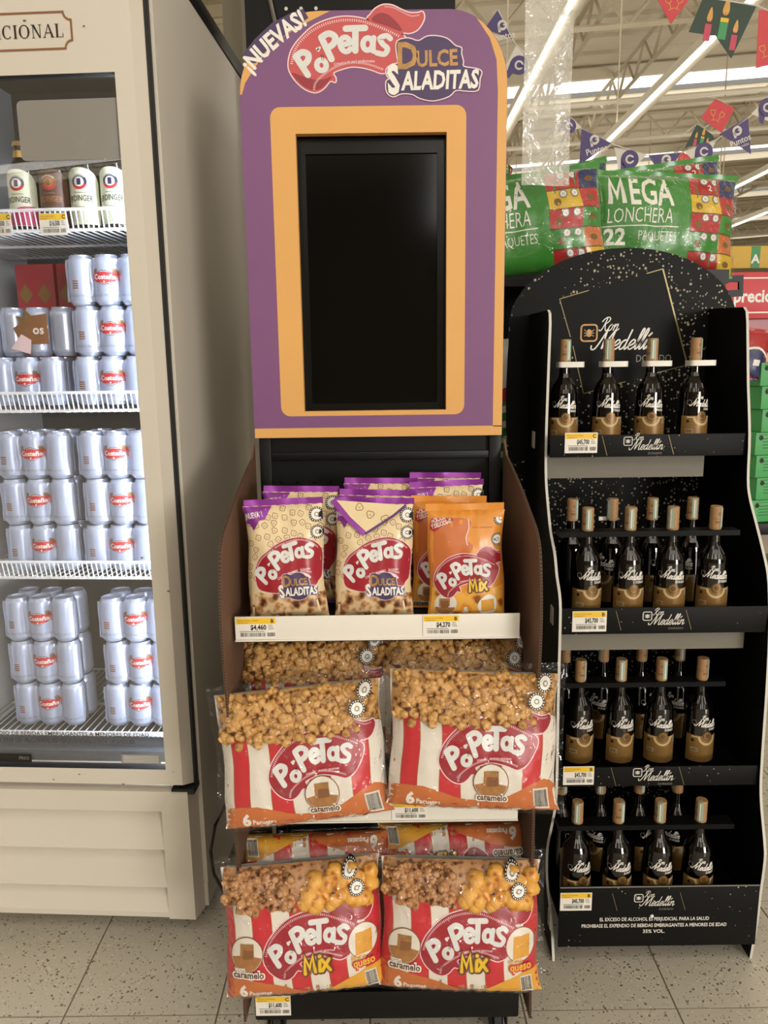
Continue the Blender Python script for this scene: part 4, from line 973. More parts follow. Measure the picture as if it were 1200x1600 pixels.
def six_pack(kind, loc, rot, label):
    o = empty('popcorn_six_pack', label, 'snack pack', loc, rot, 'large clear six-packs of popcorn bags')
    sd = 2.2 if kind == 'c' else 8.4; fn, dep = pillow(LW, LH, .05, sd, .004, 3.2, .42, .8)
    zs = .178 if kind == 'c' else .19
    mb = MB(); us = lin_(-LW/2, LW/2, 36); vs = lin_(0, LH*.985, 34)
    base_m = 'popcorn_gold' if kind == 'c' else 'popcorn_brown'
    mb.grid(lambda u, v: fn(u, v, -.003 if v > zs-.01 else 0), us, vs, base_m); mb.grid(lambda u, v: (lambda q: (q[0], -q[1]*.8, q[2]))(fn(u, v, -.003)), us[::-1], vs, 'bag_white'); mb.build('inner_bags', o, 60)
    if kind == 'c': tag(popcorn(fn, LW, zs, LH-.014, 125, 'popcorn_gold', 3).build('popcorn', o, 50), kind='stuff')
    else:
        tag(popcorn(fn, LW, zs, LH-.014, 72, 'popcorn_brown', 4, .012, None, -.02).build('popcorn', o, 50), kind='stuff')
        tag(popcorn(fn, LW, zs-.004, LH-.02, 34, 'puff_orange', 5, .0165, .005, None, True).build('cheese_puffs', o, 70), 'orange cheese puffs', kind='stuff')
    a = Art()
    if kind == 'c':
        Y0 = -1130; stripes(a, [0, 85, 205, 360, 510, 640, 790, 940, 1075, 1190], Y0, -488, False)
        a.poly([(0, -1140), (1190, -1140), (1190, -930), (1100, -900), (980, -940), (850, -1010), (640, -1055), (500, -1040), (370, -1000), (250, -968), (120, -970), (0, -985)], 'orange_band', 2)
        a.add(ribbon_art(), 1.0, 318, -418, 0, 3)
        caramel_inset(a, 722, -915, 118, 9); a.text('caramelo', 725, -1045, 50, 'ink_white', 14, .1, width=225); a.text('caramelo', 725, -1043, 46, 'ink_brown_dark', 15, .02, width=205)
        a.text('6', 160, -1105, 84, 'ink_white', 3, .05); a.text('Paquetes', 285, -1098, 36, 'ink_white', 3, .03, width=165)
        a.rect(1015, 1125, -1110, -960, 'stripe_white', 4); a.add(barcode(1023, 1117, -1095, -972, 4, 5, 'ink_darkgrey'))
        a.clip(2, 1188, -1138, -440); A = Art().add(a, SL, -595*SL, 1135*SL)
    else:
        q = 2.12
        stripes(a, [0, 70, 210, 360, 500, 640, 780, 920, 1060, 1190], -1130, -445, True)
        a.poly([(0, -1140), (640, -1140), (560, -1075), (420, -1030), (250, -985), (120, -965), (0, -975)], 'orange_band', 2)
        a.poly([(600, -1140), (1190, -1140), (1190, -950), (1060, -965), (920, -1020), (760, -1090)], 'yellow_band', 2.4)
        a.add(ribbon_art(), 1.06, 262, -432, 0, 3); a.add(mix_art(), 1.25, 690, -935, 0, 12)
        caramel_inset(a, 165, -790, 120, 5); a.text('con', 120, -905, 34, 'ink_white', 11, .04); a.text('caramelo', 180, -955, 56, 'ink_white', 10, .11, width=255); a.text('caramelo', 180, -953, 50, 'ink_brown_dark', 11, .02, width=232)
        a.circ(1045, -760, 118, 'ink_brown', 5, 125, 24); a.circ(1045, -760, 112, 'stripe_white', 6, 119, 24); a.poly([(985, -700), (1110, -690), (1118, -850), (990, -860)], 'ink_cheese', 7); a.circ(1030, -740, 14, 'yellow_band', 8); a.circ(1080, -790, 11, 'yellow_band', 8)
        a.text('sabor a', 1010, -885, 32, 'yellow_band', 11, .03, width=110); a.text('queso', 1050, -940, 62, 'stripe_red', 10, .1, width=185); a.text('queso', 1050, -938, 56, 'ink_yellow', 11, .02, width=165)
        a.text('6', 130, -1105, 84, 'ink_white', 4, .05); a.text('Paquetes', 255, -1098, 36, 'ink_white', 4, .03, width=165)
        a.rect(1040, 1130, -1120, -990, 'stripe_white', 4); a.add(barcode(1047, 1124, -1108, -1000, 6, 5, 'ink_darkgrey'))
        a.clip(2, 1188, -1138, -415); A = Art().add(a, SL, -595*SL, 1135*SL)
    A.build('front_print', o, fn, .0004, .014)
    # clear outer film: a loose shell with fins at the sides, standing proud over the popcorn
    W2, H2 = LW+.03, LH+.016
    def ff(u, v):
        vv = min(LH, max(0, v)); uu = max(-LW/2, min(LW/2, u)); x, y, z = fn(uu, vv, 0); top = max(0, min(1, (v-zs+.02)/.03))
        edge = min(1, (LW/2-abs(uu))/.03); lift = (.006+.016*top)*max(0, edge)*min(1, max(0, (LH-v)/.02))
        k = .0035*noise.noise(Vector((u*28, v*16, sd+9)))+.003*abs(noise.noise(Vector((u*60+v*40, v*12, sd+4))))
        return (x+(u-uu), min(y, .004)-lift-k*(.4+top), v+.006*noise.noise(Vector((u*20, 3, sd)))*(v > LH))
    mb = MB(); mb.grid(ff, lin_(-W2/2, W2/2, 60), lin_(-.008, H2, 54), 'clear_film'); mb.build('clear_film', o, 80)
    a = Art(); s2 = seal_art(); a.add(s2, .017, .125, .222, 20); a.add(s2, .0165, .108, .256, -15) if kind == 'm' else a.add(s2, .0165, .14, .255, 10)
    mb = MB(); a.mesh(mb, lambda u, v, d: (lambda q: (q[0], q[1]-d-.0012, q[2]))(ff(u, v)), .0004, .006); mb.build('seal_print', o)
    return o
R_ = math.radians
c1 = six_pack('c', (-.158, 1.412, .613), (R_(-13), R_(-4.5), R_(3)), 'clear caramel popcorn six-pack hanging over the middle rail, beside the cooler')
c2 = dup(c1, (.167, 1.395, .648), (R_(-13), R_(1.5), R_(-3)), 'clear caramel popcorn six-pack reaching past the cardboard side, front of the middle shelf')
dup(c1, (-.15, 1.56, .668), (R_(-14), R_(-2), 0), 'caramel popcorn six-pack behind the front pack that is beside the cooler')
dup(c1, (.15, 1.56, .672), (R_(-12), R_(2), 0), 'caramel popcorn six-pack behind the front pack that passes the cardboard side')
x1_ = six_pack('m', (-.176, 1.413, .214), (R_(-14), R_(-2), R_(4)), 'clear mixed popcorn six-pack on the black base, beside the cooler')
x2_ = dup(x1_, (.147, 1.41, .217), (R_(-14), R_(1), R_(-2)), 'clear mixed popcorn six-pack on the black base, beside the rum stand')
dup(x1_, (-.165, 1.57, .478), (R_(24), R_(181), R_(4)), 'mixed popcorn six-pack turned upside down behind, beside the cooler')
dup(x1_, (.15, 1.59, .486), (R_(24), R_(178), R_(-3)), 'mixed popcorn six-pack turned upside down behind, beside the rum stand')
# loose black cable between the cooler and the stand
mb = MB(); mb.tube([at(x, y, Y) for x, y, Y in ((372, 1240, 1.72), (352, 1258, 1.73), (336, 1290, 1.74), (329, 1330, 1.75), (334, 1365, 1.76), (350, 1395, 1.78), (380, 1420, 1.8))]+[Vector((-.30, 1.9, .02)), Vector((-.26, 2.0, .0052)), Vector((-.2, 2.2, .0052))], .0045, 'black_rubber')
tag(mb.build('power_cable'), 'black power cable hanging in a loop between cooler and snack stand', 'cable')

# ============================================================ the rum stand
rs = empty('rum_display_stand', 'black speckled cardboard rum display with arched back and wavy sides', 'display stand', (0, 0, 0))
BY = 2.24; XL, XR = .425, .927
arch = [(.362, .02)]+[(.362, 1.62)]+arcpts(.684, 1.62, .322, 180, 0, 28, .206)+[(1.006, .02)]
mb = MB(); mb.prism(arch, lambda u, v, d: (u, BY+d, v), 0, .006, 'speckle_board', 'board_black')
bb = mb.build('back_board', rs, 30)
a = Art(); dm = [(.503, 1.69), (.790, 1.768), (.875, 1.503), (.58, 1.425)]
a.poly(dm, 'board_black', 1)
a.poly(smooth([(.37, 1.25), (.365, 1.62), (.42, 1.72), (.50, 1.775), (.56, 1.74), (.50, 1.69), (.56, 1.44), (.5, 1.3)]), 'board_black', .6)
for p, q in ((dm[0], (.585, 1.7125)), (dm[1], (.745, 1.756)), (dm[1], dm[2]), (dm[0], (.537, 1.585)), (dm[2], (.76, 1.474)), ((.7, 1.458), dm[3]), ((.545, 1.56), (.58, 1.425))): a.stroke([p, q], .0022, 'gold_line', 2, caps=0)
for p, q in ((dm[1], dm[2]),): a.stroke([p, q], .0042, 'gold_line', 1.5, caps=0)
SCR = {
 'e': ([[(0, .35), (.35, .45), (.6, .75), (.48, 1), (.25, .95), (.08, .55), (.15, .12), (.4, 0), (.8, .35)]], .74),
 'd': ([[(.6, .85), (.4, 1), (.12, .75), (.05, .3), (.2, 0), (.45, .15), (.62, .6)], [(.66, 2.1), (.62, .9), (.62, .2), (.75, 0), (1.0, .35)]], .92),
 'l': ([[(0, .35), (.25, 1.2), (.36, 1.9), (.26, 2.2), (.13, 1.9), (.12, .3), (.25, 0), (.5, .35)]], .46),
 'i': ([[(0, .35), (.15, 1), (.15, .2), (.3, 0), (.5, .35)], [(.15, 1.35), (.4, 1.75)]], .46),
 'n': ([[(0, .7), (.12, 1), (.16, .8), (.15, 0)], [(.15, .5), (.4, .98), (.6, .9), (.6, .2), (.75, 0), (.98, .35)]], .9),
 'o': ([[(.35, 1), (.1, .75), (.05, .3), (.25, 0), (.5, .2), (.58, .7), (.35, 1), (.5, .85), (.8, .8)]], .74),
 'M': ([[(-.75, .45), (-.6, .05), (-.25, .05), (0, .7), (.3, 2.0)], [(.3, 2.05), (.42, 1), (.5, .08)], [(.5, .05), (.8, 1.0), (1.2, 2.1)], [(1.2, 2.1), (1.22, .9), (1.28, .15), (1.45, 0), (1.72, .35)]], 1.62),
 'R': ([[(.28, 1.95), (.2, .9), (.08, .2), (-.12, 0), (-.35, .2)], [(-.35, 1.35), (-.1, 1.85), (.35, 2.08), (.75, 1.85), (.65, 1.35), (.25, 1.05)], [(.3, 1.08), (.55, .35), (.8, 0), (1.15, .35)]], 1.05)}
def script(a, t, x, y, xh, m, l=1, wt=.19, rot=0, slant=.42):
    c, si = math.cos(math.radians(rot)), math.sin(math.radians(rot)); cx = 0
    for k, ch in enumerate(t):
        st, adv = SCR[ch]
        for q, p in enumerate(st):
            pp = [((cx+u+slant*v)*xh, v*xh) for u, v in smooth(p, False, 3)]
            a.stroke([(x+u*c-v*si, y+u*si+v*c) for u, v in pp], wt*xh, m, l+.1*(k % 2)+.2*q, caps=0)
        cx += adv
    return cx*xh
def rum_logo(sc=1, full=True):
    a = Art(); wm = 'ink_white' if full else 'board_white'; gm = 'ink_gold' if full else 'board_white'
    a.stroke(rrect(-.045, .0, -.002, .043, .009), .0045, gm, 1, True)
    a.circ(-.0225, .02, .0085, gm, 1, .011, 10)
    for s_ in (-1, 1):
        for q in range(3): a.stroke([(-.0225+s_*.006, .022-q*.004), (-.0225+s_*.014, .03-q*.009)], .0022, gm, 1, caps=0)
    script(a, 'Ron', .01, .026, .018, wm, 1, .15); script(a, 'Medellin', .0, -.026, .026, wm, 1, .16)
    if full: a.text('DORADO', .115, -.062, .02, 'ink_grey', 1, 0, align='L', width=.1)
    else: a.text('DORADO', .09, -.052, .011, 'ink_grey', 1, 0, align='L', width=.075)
    return a
a.add(rum_logo(), 1, .612, 1.575, 0, 3)
a.build('back_print', bb, plane(BY), .0004)
RP = [(2.24, 1.658), (2.03, 1.648), (2.014, 1.636), (2.006, 1.61), (1.977, 1.455), (1.948, 1.328), (1.938, 1.219), (1.92, 1.17), (1.875, 1.111), (1.833, 1.055), (1.798, 1.0), (1.779, .925), (1.767, .848), (1.758, .719), (1.752, .551), (1.742, .448), (1.706, .345), (1.697, .3), (1.703, .2), (1.707, .12), (1.722, 0)]
LP = [(2.24, 1.648), (2.0, 1.645), (1.982, 1.636), (1.975, 1.61), (1.982, 1.461), (1.986, 1.314), (1.974, 1.22), (1.945, 1.16), (1.903, 1.095), (1.85, 1.05), (1.818, 1.0), (1.776, .95), (1.767, .86), (1.763, .691), (1.752, .455), (1.79, .34), (1.83, .25), (1.822, .16), (1.76, .09), (1.722, 0)]
for nm, X, prof_, sd in (('left', XL, LP, -1), ('right', XR, RP, 1)):
    fr_ = smooth(prof_[4:], False, 4); pr_ = prof_[:4]+fr_
    mb = MB(); mb.prism([(2.24, .0)]+pr_, lambda u, v, d: (X+sd*d, u, v), 0, .006, 'speckle_lip' if sd < 0 else 'board_black', 'board_black')
    pn = mb.build('side_panel', rs, 30)
    mb = MB(); e = pr_[1:]
    mb.add([(X+sd*k, y-.0008, z+.0004) for y, z in e for k in (-.0003, .0063)], [(2*i, 2*i+1, 2*i+3, 2*i+2) for i in range(len(e)-1)], 'board_white'); mb.build('white_edge', pn)
DECK = (1.284, .877, .478, .143); LIPY = (1.955, 1.776, 1.757, 1.70); LIPH = ((1.276, 1.332), (.865, .931), (.470, .522), (.06, .231))
for i, (dz, ly, (z0, z1)) in enumerate(zip(DECK, LIPY, LIPH)):
    mb = MB(); mb.box(XL+.001, XR-.001, ly+.004, 2.238, dz-.006, dz-.001, 'board_black'); sh = mb.build('shelf', rs)
    mb = MB(); mb.box(XL+.001, XR-.001, ly, ly+.004, z0, z1, 'speckle_lip', .0006); lp = mb.build('front_panel' if i == 3 else 'shelf_lip', sh)
    a = Art(); zc = (z0+z1)/2+.002 if i < 3 else .188
    a.add(rum_logo(1, False), .47, .635+(.01 if i in (1,) else 0), zc, 0, 1)
    for xx, k in ((.565, .012), (.735, .013)): a.stroke([(xx-k*.6, zc+.024), (xx+k*.6, zc-.026)], .0012, 'gold_line', 1, caps=0)
    if i == 3:
        a.rect(XL+.002, XR-.002, z1-.0035, z1, 'board_grey', 1)
        for t, z, wd in (('EL EXCESO DE ALCOHOL ES PERJUDICIAL PARA LA SALUD', .133, .275), ('PROHIBASE EL EXPENDIO DE BEBIDAS EMBRIAGANTES A MENORES DE EDAD', .115, .365), ('35% VOL.', .098, .055)): a.text(t, .667, z, .0098, 'ink_white', 1, .012, width=wd)
    a.build('lip_lettering', lp, plane(ly), .0004)
    if i == 3:
        mb = MB(); mb.lathe([(0, .004), (.003, .0035), (.0045, .0015), (.0047, 0)], 12, 'white_wire'); o = mb.build('screw', lp); o.rotation_euler = (R_(90), 0, 0); o.location = (.66, ly, .146)
    if i < 2:
        mb = MB(); mb.box(XL+.004, (.845, .9)[i], ly+.055, ly+.058, z0-.062, z0+.006, 'board_grey'); mb.build('inner_flap', sh)
    mb = MB()
    mb.box(XL-.0085, XL-.006, ly+(.16 if i == 0 else .05), ly+(.195 if i == 0 else .08), z0+.006, z0+.052, 'white_plastic', .001); mb.build('locking_tab', rs)
    # neck holders
    hz = dz+.233; hy = (2.03, 1.845, 1.86, 1.756)[i]
    if i == 0:
        for x in (.475, .5875, .7005, .8135):
            mb = MB(); mb.prism(rrect(x-.022, x+.045, hy-.03, hy+.02, .01), lambda u, v, d: (u, v, hz+d), -.015, -.001, 'white_plastic', None, [arcpts(x, hy, .0165, 0, 345, 14)]); mb.build('bottle_holder', rs)
    elif i < 4:
        mb = MB(); hl = [arcpts(x, hy, .0165, 0, 345, 14) for x in (.500, .605, .709, .814)]
        mb.prism([(XL+.002, hy-.02), (XR-.06, hy-.02), (XR-.06, hy+.02), (XL+.002, hy+.02)], lambda u, v, d: (u, v, hz+d), -.014, -.001, 'board_black', None, [[(u-.0 if i < 3 else u-.022, v) for u, v in h_] for h_ in hl]); mb.build('bottle_holder', rs)
mb = MB(); mb.box(.565, .605, 1.978, 1.984, 1.105, 1.115, 'white_plastic', .001); mb.build('bottle_holder', rs)
mb = MB(); mb.box(.862, .925, 1.735, 1.738, .145, .205, 'board_grey'); mb.build('corner_gusset', rs)
# bottles
BOT = None
def rum_bottle(x, y, z, rz, label, group):
    global BOT
    if BOT: return dup(BOT, (x, y, z), (0, 0, rz), label, group)
    o = BOT = empty('rum_bottle', label, 'bottle', (x, y, z), (0, 0, rz), group)
    mb = MB(); mb.lathe([(0, .004), (.02, .003), (.034, .0), (.0375, .004), (.0385, .012), (.0385, .075), (.0368, .115), (.0352, .142), (.0348, .152), (.0332, .162), (.0285, .174), (.0215, .184), (.0165, .192), (.0142, .202), (.0133, .22), (.0132, .238), (.014, .239)], 32, 'bottle_glass'); mb.build('glass', o, 50)
    mb = MB(); mb.lathe([(.0142, .232), (.0148, .2385), (.0148, .241), (.0143, .242), (.0143, .286), (.0132, .289), (0, .2892)], 20, 'cork_cap'); cp = mb.build('cork_cap', o)
    a = Art(); a.rect(-.02, .02, .258, .2585, 'cork_print', 1); a.circ(.001, .271, .0042, 'cork_print', 1, n=12); a.circ(.001, .271, .0028, 'cork_cap', 2, n=10); a.circ(.001, .271, .0014, 'cork_print', 3, n=8)
    for q in range(4): a.rect(-.008+q*.004, -.0055+q*.004, .248, .2535, 'cork_print', 1)
    a.build('cap_print', cp, cyl_fn(.0144), .00015, .004)
    mb = MB(); f = cyl_fn(.0146); mb.grid(lambda u, v: f(u, v, .0004), lin_(.003, .0165, 5), [.236, .25, .27, .286], 'seal_green'); mb.grid(lambda u, v: f(u, v, .0006), lin_(.008, .0105, 2), [.238, .284], 'ink_white')
    mb.add([(f(.003, .286, 0)[0]*t, f(.003, .286, 0)[1]*t, .2895) for t in (1, .2)]+[(f(.0165, .286, 0)[0]*t, f(.0165, .286, 0)[1]*t, .2895) for t in (.2, 1)], [(0, 1, 2, 3)], 'seal_green'); mb.build('tax_seal', o)
    a = Art(); W = .05
    a.rect(-W, W, -.012, .06, 'label_gold', 1)
    a.raw(*(lambda v: (v, [(i, i+1, i+10, ) for i in range(8)]+[(i, i+10, i+9) for i in range(8)]))([(q[0], q[1]) for q in arcpts(.004, .058, .024, 180, 360, 8)]+[(q[0], q[1]) for q in arcpts(.004, .058, .018, 180, 360, 8)]), 'label_cream', 2)
    a.rect(-.035, -.02, .0545, .058, 'label_cream', 2); a.rect(.028, .04, .0545, .058, 'label_cream', 2)
    a.circ(.004, .06, .0125, 'medal', 3, n=20); a.circ(.004, .06, .0095, 'label_gold', 4, n=16); a.circ(.004, .06, .0065, 'medal', 5, n=12)
    a.rect(-.037, -.018, .016, .026, 'label_cream', 2); a.add(barcode(-.036, -.019, .017, .025, 3, 3)); a.rect(.034, .044, .04, .056, 'board_grey', 2)
    for q in range(3): a.rect(-.012, .03, .014+q*.006, .0145+q*.006, 'ink_gold_dark', 2)
    a.circ(-.032, .046, .004, 'ink_black', 2, n=10)
    lg = Art(); script(lg, 'Ron', -.012, .103, .0062, 'ink_white', 1, .2, -3); script(lg, 'Medellin', -.0235, .0855, .0088, 'ink_white', 1, .21, -4); lg.text('DORADO', .021, .0735, .006, 'ink_white', 1, .02, width=.026, rot=-4)
    lg.stroke(rrect(-.034, -.024, .089, .1, .002), .001, 'ink_grey', 1, True)
    a.add(lg); fb = lambda u, v, d: cyl_fn(.0386 if v+.031 < .075 else .0386-(v+.031-.075)*.0475)(u, v+.031, d)
    a.build('label_print', o, fb, .0003, .009)
    return o
ORD = ('first', 'second', 'third', 'fourth')
for nm, y, z, xs, back in (('top', 2.03, DECK[0], (.475, .5875, .7005, .8135), 0), ('second', 1.845, DECK[1], (.500, .605, .709, .814), 1.968), ('third', 1.86, DECK[2], (.500, .605, .709, .814), 1.99), ('bottom', 1.756, DECK[3], (.478, .582, .687, .790), 1.89)):
    for i, x in enumerate(xs):
        rz = random.uniform(-.3, .25); TURN[0] = random.uniform(-1.3, .5)
        rum_bottle(x, y, z, rz, f'dark rum bottle, {ORD[i]} from the snack stand in the front row, {nm} shelf', f'rum bottles on the {nm} shelf')
        if back: rum_bottle(x-.008, back, z, rz+.9*(-1)**i, f'dark rum bottle behind the front row, {ORD[i]} from the snack stand, {nm} shelf', f'rum bottles on the {nm} shelf')
for i, (px, py, nm) in enumerate(((908, 692, 'top'), (921, 971, 'second'), (904, 1212, 'third'), (900, 1409, 'bottom'))):
    p = at(px, py, LIPY[i]-.002); price_tag('$45,700', (p.x, LIPY[i]-.0012, p.z), f'yellow topped price tag reading 45,700 on the {nm} lip of the rum stand', (.083, .083, .077, .079)[i], (.052, .052, .05, .05)[i], 0, 0, 'CBBB'[i])

# ============================================================ behind the stands
gd = empty('gondola_shelf', 'black metal gondola behind the rum stand carrying big snack bags', 'shelf unit', (0, 0, 0))
mb = MB(); mb.box(.30, 1.12, 2.98, 3.0, 0, 1.78, 'black_metal'); mb.build('back_panel', gd)
for x in (.3, 1.09): mb = MB(); mb.box(x, x+.03, 2.95, 3.0, 0, 1.8, 'black_metal', .002); mb.build('upright', gd)
for z in (.12, 1.12, 1.775):
    mb = MB(); mb.box(.30, 1.115, 2.56, 2.97, z, z+.022, 'black_metal', .002); mb.box(.30, 1.115, 2.556, 2.562, z-.02, z+.024, 'black_metal'); mb.build('shelf', gd)
mb = MB(); q = [(at(x, y, 2.7).x, at(x, y, 2.7).z) for x, y in ((1118, 432), (1160, 430), (1159, 463), (1118, 466))]; h_ = [(at(x, y, 2.7).x, at(x, y, 2.7).z) for x, y in ((1132, 441), (1153, 441), (1153, 453), (1132, 454))]
mb.prism(q, lambda u, v, d: (u, 2.69+d, v), 0, .012, 'black_metal', None, [h_]); mb.build('end_bracket', gd)
GW, GH = .5, .31
def mega_bag(loc, rot, label):
    o = empty('mega_snack_bag', label, 'snack bag', loc, rot, 'green multi-pack snack bags on the gondola')
    fn, dep = pillow(GW, GH, .075, 6.6, .0075, 3, .45); bag_body(fn, dep, GW, GH, 'green_bag', 'green_bag', .015, o)
    a = Art(); X = lambda q: (q-.5)*GW; Y = lambda q: q*GH
    a.stroke([(X(.145)+u*.062, Y(.66)+v*.078) for u, v in MP], .015, 'ink_white', 2, caps=0); a.text('EGA', X(.375), Y(.66)-.004, .086, 'ink_white', 2, .02, width=.148); a.text('LONCHERA', X(.3), Y(.46), .048, 'ink_white', 2, -.008, width=.215); a.rect(X(.04), X(.56), Y(.42), Y(.43), 'ink_white', 2)
    a.text('22', X(.14), Y(.24), .05, 'ink_white', 2, .03, width=.07); a.text('PAQUETES', X(.42), Y(.28), .03, 'ink_white', 2, -.01, width=.13)
    cols = (('bag_red', 'navy'), ('bag_yellow', 'bag_red'), ('bag_red', 'green_bag'), ('green_bag', 'orange_band'), ('bag_red', 'bag_yellow'))
    for r, (c0, c1) in enumerate(cols):
        y1 = .97-r*.195; w0 = .008*math.sin(r*2)
        a.raw([(X(.64), Y(y1-.195)), (X(.86+w0), Y(y1-.195)), (X(.86-w0), Y(y1)), (X(.64), Y(y1))], [(0, 1, 2), (0, 2, 3)], c0, 2); a.raw([(X(.86+w0), Y(y1-.195)), (X(.985), Y(y1-.195)), (X(.985), Y(y1)), (X(.86-w0), Y(y1))], [(0, 1, 2), (0, 2, 3)], c1, 2)
        a.rect(X(.64), X(.98), Y(y1-.2), Y(y1-.19), 'ink_brown_dark', 3)
        for q in (.745, .82): a.add(seal_art(), .0135, X(q), Y(y1-.045), 10*r, 3)
        a.text('2', X(.78), Y(y1-.15), .02, 'ink_white', 3, .02) if r < 1 else a.circ(X(.7), Y(y1-.12), .012, 'ink_gold_dark', 3)
        a.circ(X(.925), Y(y1-.1), .014, 'ink_gold_dark', 3, .01, 8)
    a.build('front_print', o, fn, .0005, .02)
    mb = MB(); mb.grid(lambda u, v: (lambda q: (q[0]*1.03, q[1]-.004-.004*abs(noise.noise(Vector((u*18+v*9, v*26, 3)))), q[2]))(fn(u, v, 0)), lin_(-GW/2, GW/2, 44), lin_(0, GH, 40), 'clear_film'); mb.build('clear_film', o, 80)
    return o
g0 = mega_bag((.925, 2.66, 1.80), (R_(-6), R_(2.5), R_(2)), 'green multi-pack snack bag reading MEGA LONCHERA, above the arch of the rum stand')
dup(g0, (.485, 2.575, 1.785), (R_(-5), R_(-7), R_(-4)), 'green multi-pack snack bag half hidden by the purple header')
dup(g0, (.98, 2.82, 1.86), (R_(-4), R_(-8), R_(4)), 'green multi-pack snack bag behind the bag above the rum arch, its corner raised')
dup(g0, (.62, 2.83, 1.84), (R_(-4), R_(-14), R_(-3)), 'green multi-pack snack bag behind the bag half hidden by the header')
o = empty('white_snack_bag', 'white and green bag on the gondola, glimpsed between header and rum stand', 'snack bag', (.415, 2.63, 1.142), (R_(-3), 0, 0))
fn, dep = pillow(.2, .44, .05, 2.8, .005); bag_body(fn, dep, .2, .44, 'bag_white', 'bag_white', .012, o)
a = Art(); a.poly(smooth([(-.09, .2), (.0, .27), (.09, .29), (.09, .02), (-.09, .02)]), 'green_bag', 1)
for q in range(4): a.poly([(-.03, .05+q*.05), (.05, .07+q*.05), (.06, .095+q*.05), (-.02, .075+q*.05)], 'bag_white', 2)
a.circ(.0, .265, .025, 'bag_red', 2); a.build('front_print', o, fn, .0005, .02)
# dark perforated panel beside the column
pg = empty('perforated_panel', 'tall dark perforated metal panel behind the snack stand header', 'panel', (0, 0, 0))
mb = MB(); mb.box(-.40, .235, 2.56, 2.6, 0, 3.4, 'black_metal', .003); sh_ = mb.build('sheet', pg)
a = Art()
for j in range(5):
    for i in range(3): a.circ(-.275+i*.045, 2.50+j*.035+.0*i, .0055, 'board_white', 1, n=8)
a.build('perforations', sh_, plane(2.56), .0006)
mb = MB(); mb.box(-.40, -.325, 2.53, 2.56, 2.625, 2.9, 'white_plastic', .004); mb.build('bracket', pg)
mb = MB(); mb.bar((-.335, 2.545, 2.66), (-.29, 2.545, 2.44), .008, 'board_grey'); mb.build('strut', pg)
# hanging clear sheet
mb = MB(); fy_ = lambda x, z: 2.42+.012*math.sin(x*30+z*2)+.02*noise.noise(Vector((x*6, z*3, 1)))
p0, p1 = at(822, 268, 2.42), at(897, 0, 2.42); gx0 = at(818, 100, 2.42).x; gx1 = at(896, 100, 2.42).x
for k in (0, .0015): mb.grid(lambda u, v: (u, fy_(u, v)+k, v), lin_(gx0, gx1, 16), lin_(2.03, 3.1, 40), 'hanging_film')
hs = mb.build('hanging_sheet'); tag(hs, 'clear plastic sheet hanging beside the purple header', 'plastic sheet')
mb = MB(); a = Art(); a.text('S', .5, 2.42, .12, 'ink_grey', 1, -.01, width=.035); a.text('2', .53, 2.45, .12, 'ink_grey', 1, -.01, width=.035)
# green cartons at the right
tb_ = empty('display_table', 'low dark table carrying the stack of green cartons', 'table', (2.25, 4.25, 0))
mb = MB(); mb.box(-.42, .6, -.3, .5, .6, .665, 'black_metal', .01); mb.build('top', tb_)
for x in (-.1, .5):
    for y in (-.2, .4): mb = MB(); mb.box(x, x+.05, y, y+.05, 0, .6, 'black_metal'); mb.build('leg', tb_)
g1 = None
for k in range(7):
    lb = f'green carton, {("lowest", "second from the bottom", "third from the bottom", "fourth from the bottom", "third from the top", "second from the top", "topmost")[k]} of the stack at the far table'
    loc = (2.12+.012*((k*5) % 3-1), 4.1, .667+k*.1185)
    if g1: dup(g1, loc, (0, 0, R_(12+2*((k*3) % 3-1))), lb); continue
    o = g1 = empty('green_carton', lb, 'carton', loc, (0, 0, R_(12)), 'green cartons in a stack')
    mb = MB(); mb.box(-.2, .2, -.1, .15, 0, .117, 'green_box', .004); mb.build('box', o)
    a = Art()
    for q in range(4): a.rect(-.16, -.06-.02*(q % 2), .035+q*.016, .039+q*.016, 'green_box_ink', 1)
    a.rect(-.185, .185, .104, .107, 'green_box_ink', 1); a.circ(.02, .03, .02, 'green_box_ink', 1, .028, 10); a.stroke([(.02, .04), (.05, .07)], .02, 'green_box_ink', 1); a.rect(.08, .14, .03, .09, 'bag_white', 1)
    a.circ(-.17, .09, .014, 'ink_black', 1, n=6)
    a.build('carton_print', o, plane(-.1), .0008)
o = price_tag('$9,900', (2.16, 3.945, .665), 'price tag on the far table edge under the green cartons', .1, .11)
o = empty('chip_bag', 'red white and navy bag standing against the green cartons', 'snack bag', (1.875, 3.99, 1.42), (R_(-8), R_(8), 0))
fn, dep = pillow(.16, .24, .03, 3.3); bag_body(fn, dep, .16, .24, 'bag_red', 'bag_red', .012, o)
a = Art(); a.poly(smooth([(-.075, .0), (.075, .0), (.075, .1), (.02, .14), (-.075, .12)]), 'navy', 1); a.stroke(smooth([(-.075, .13), (.02, .15), (.075, .11)], False), .012, 'ink_white', 2, caps=0); a.rect(.0, .035, .06, .09, 'ink_white', 2); a.build('front_print', o, fn, .0006, .02)
mb = MB(); mb.box(1.78, 1.98, 3.93, 4.2, 1.38, 1.415, 'black_metal'); 
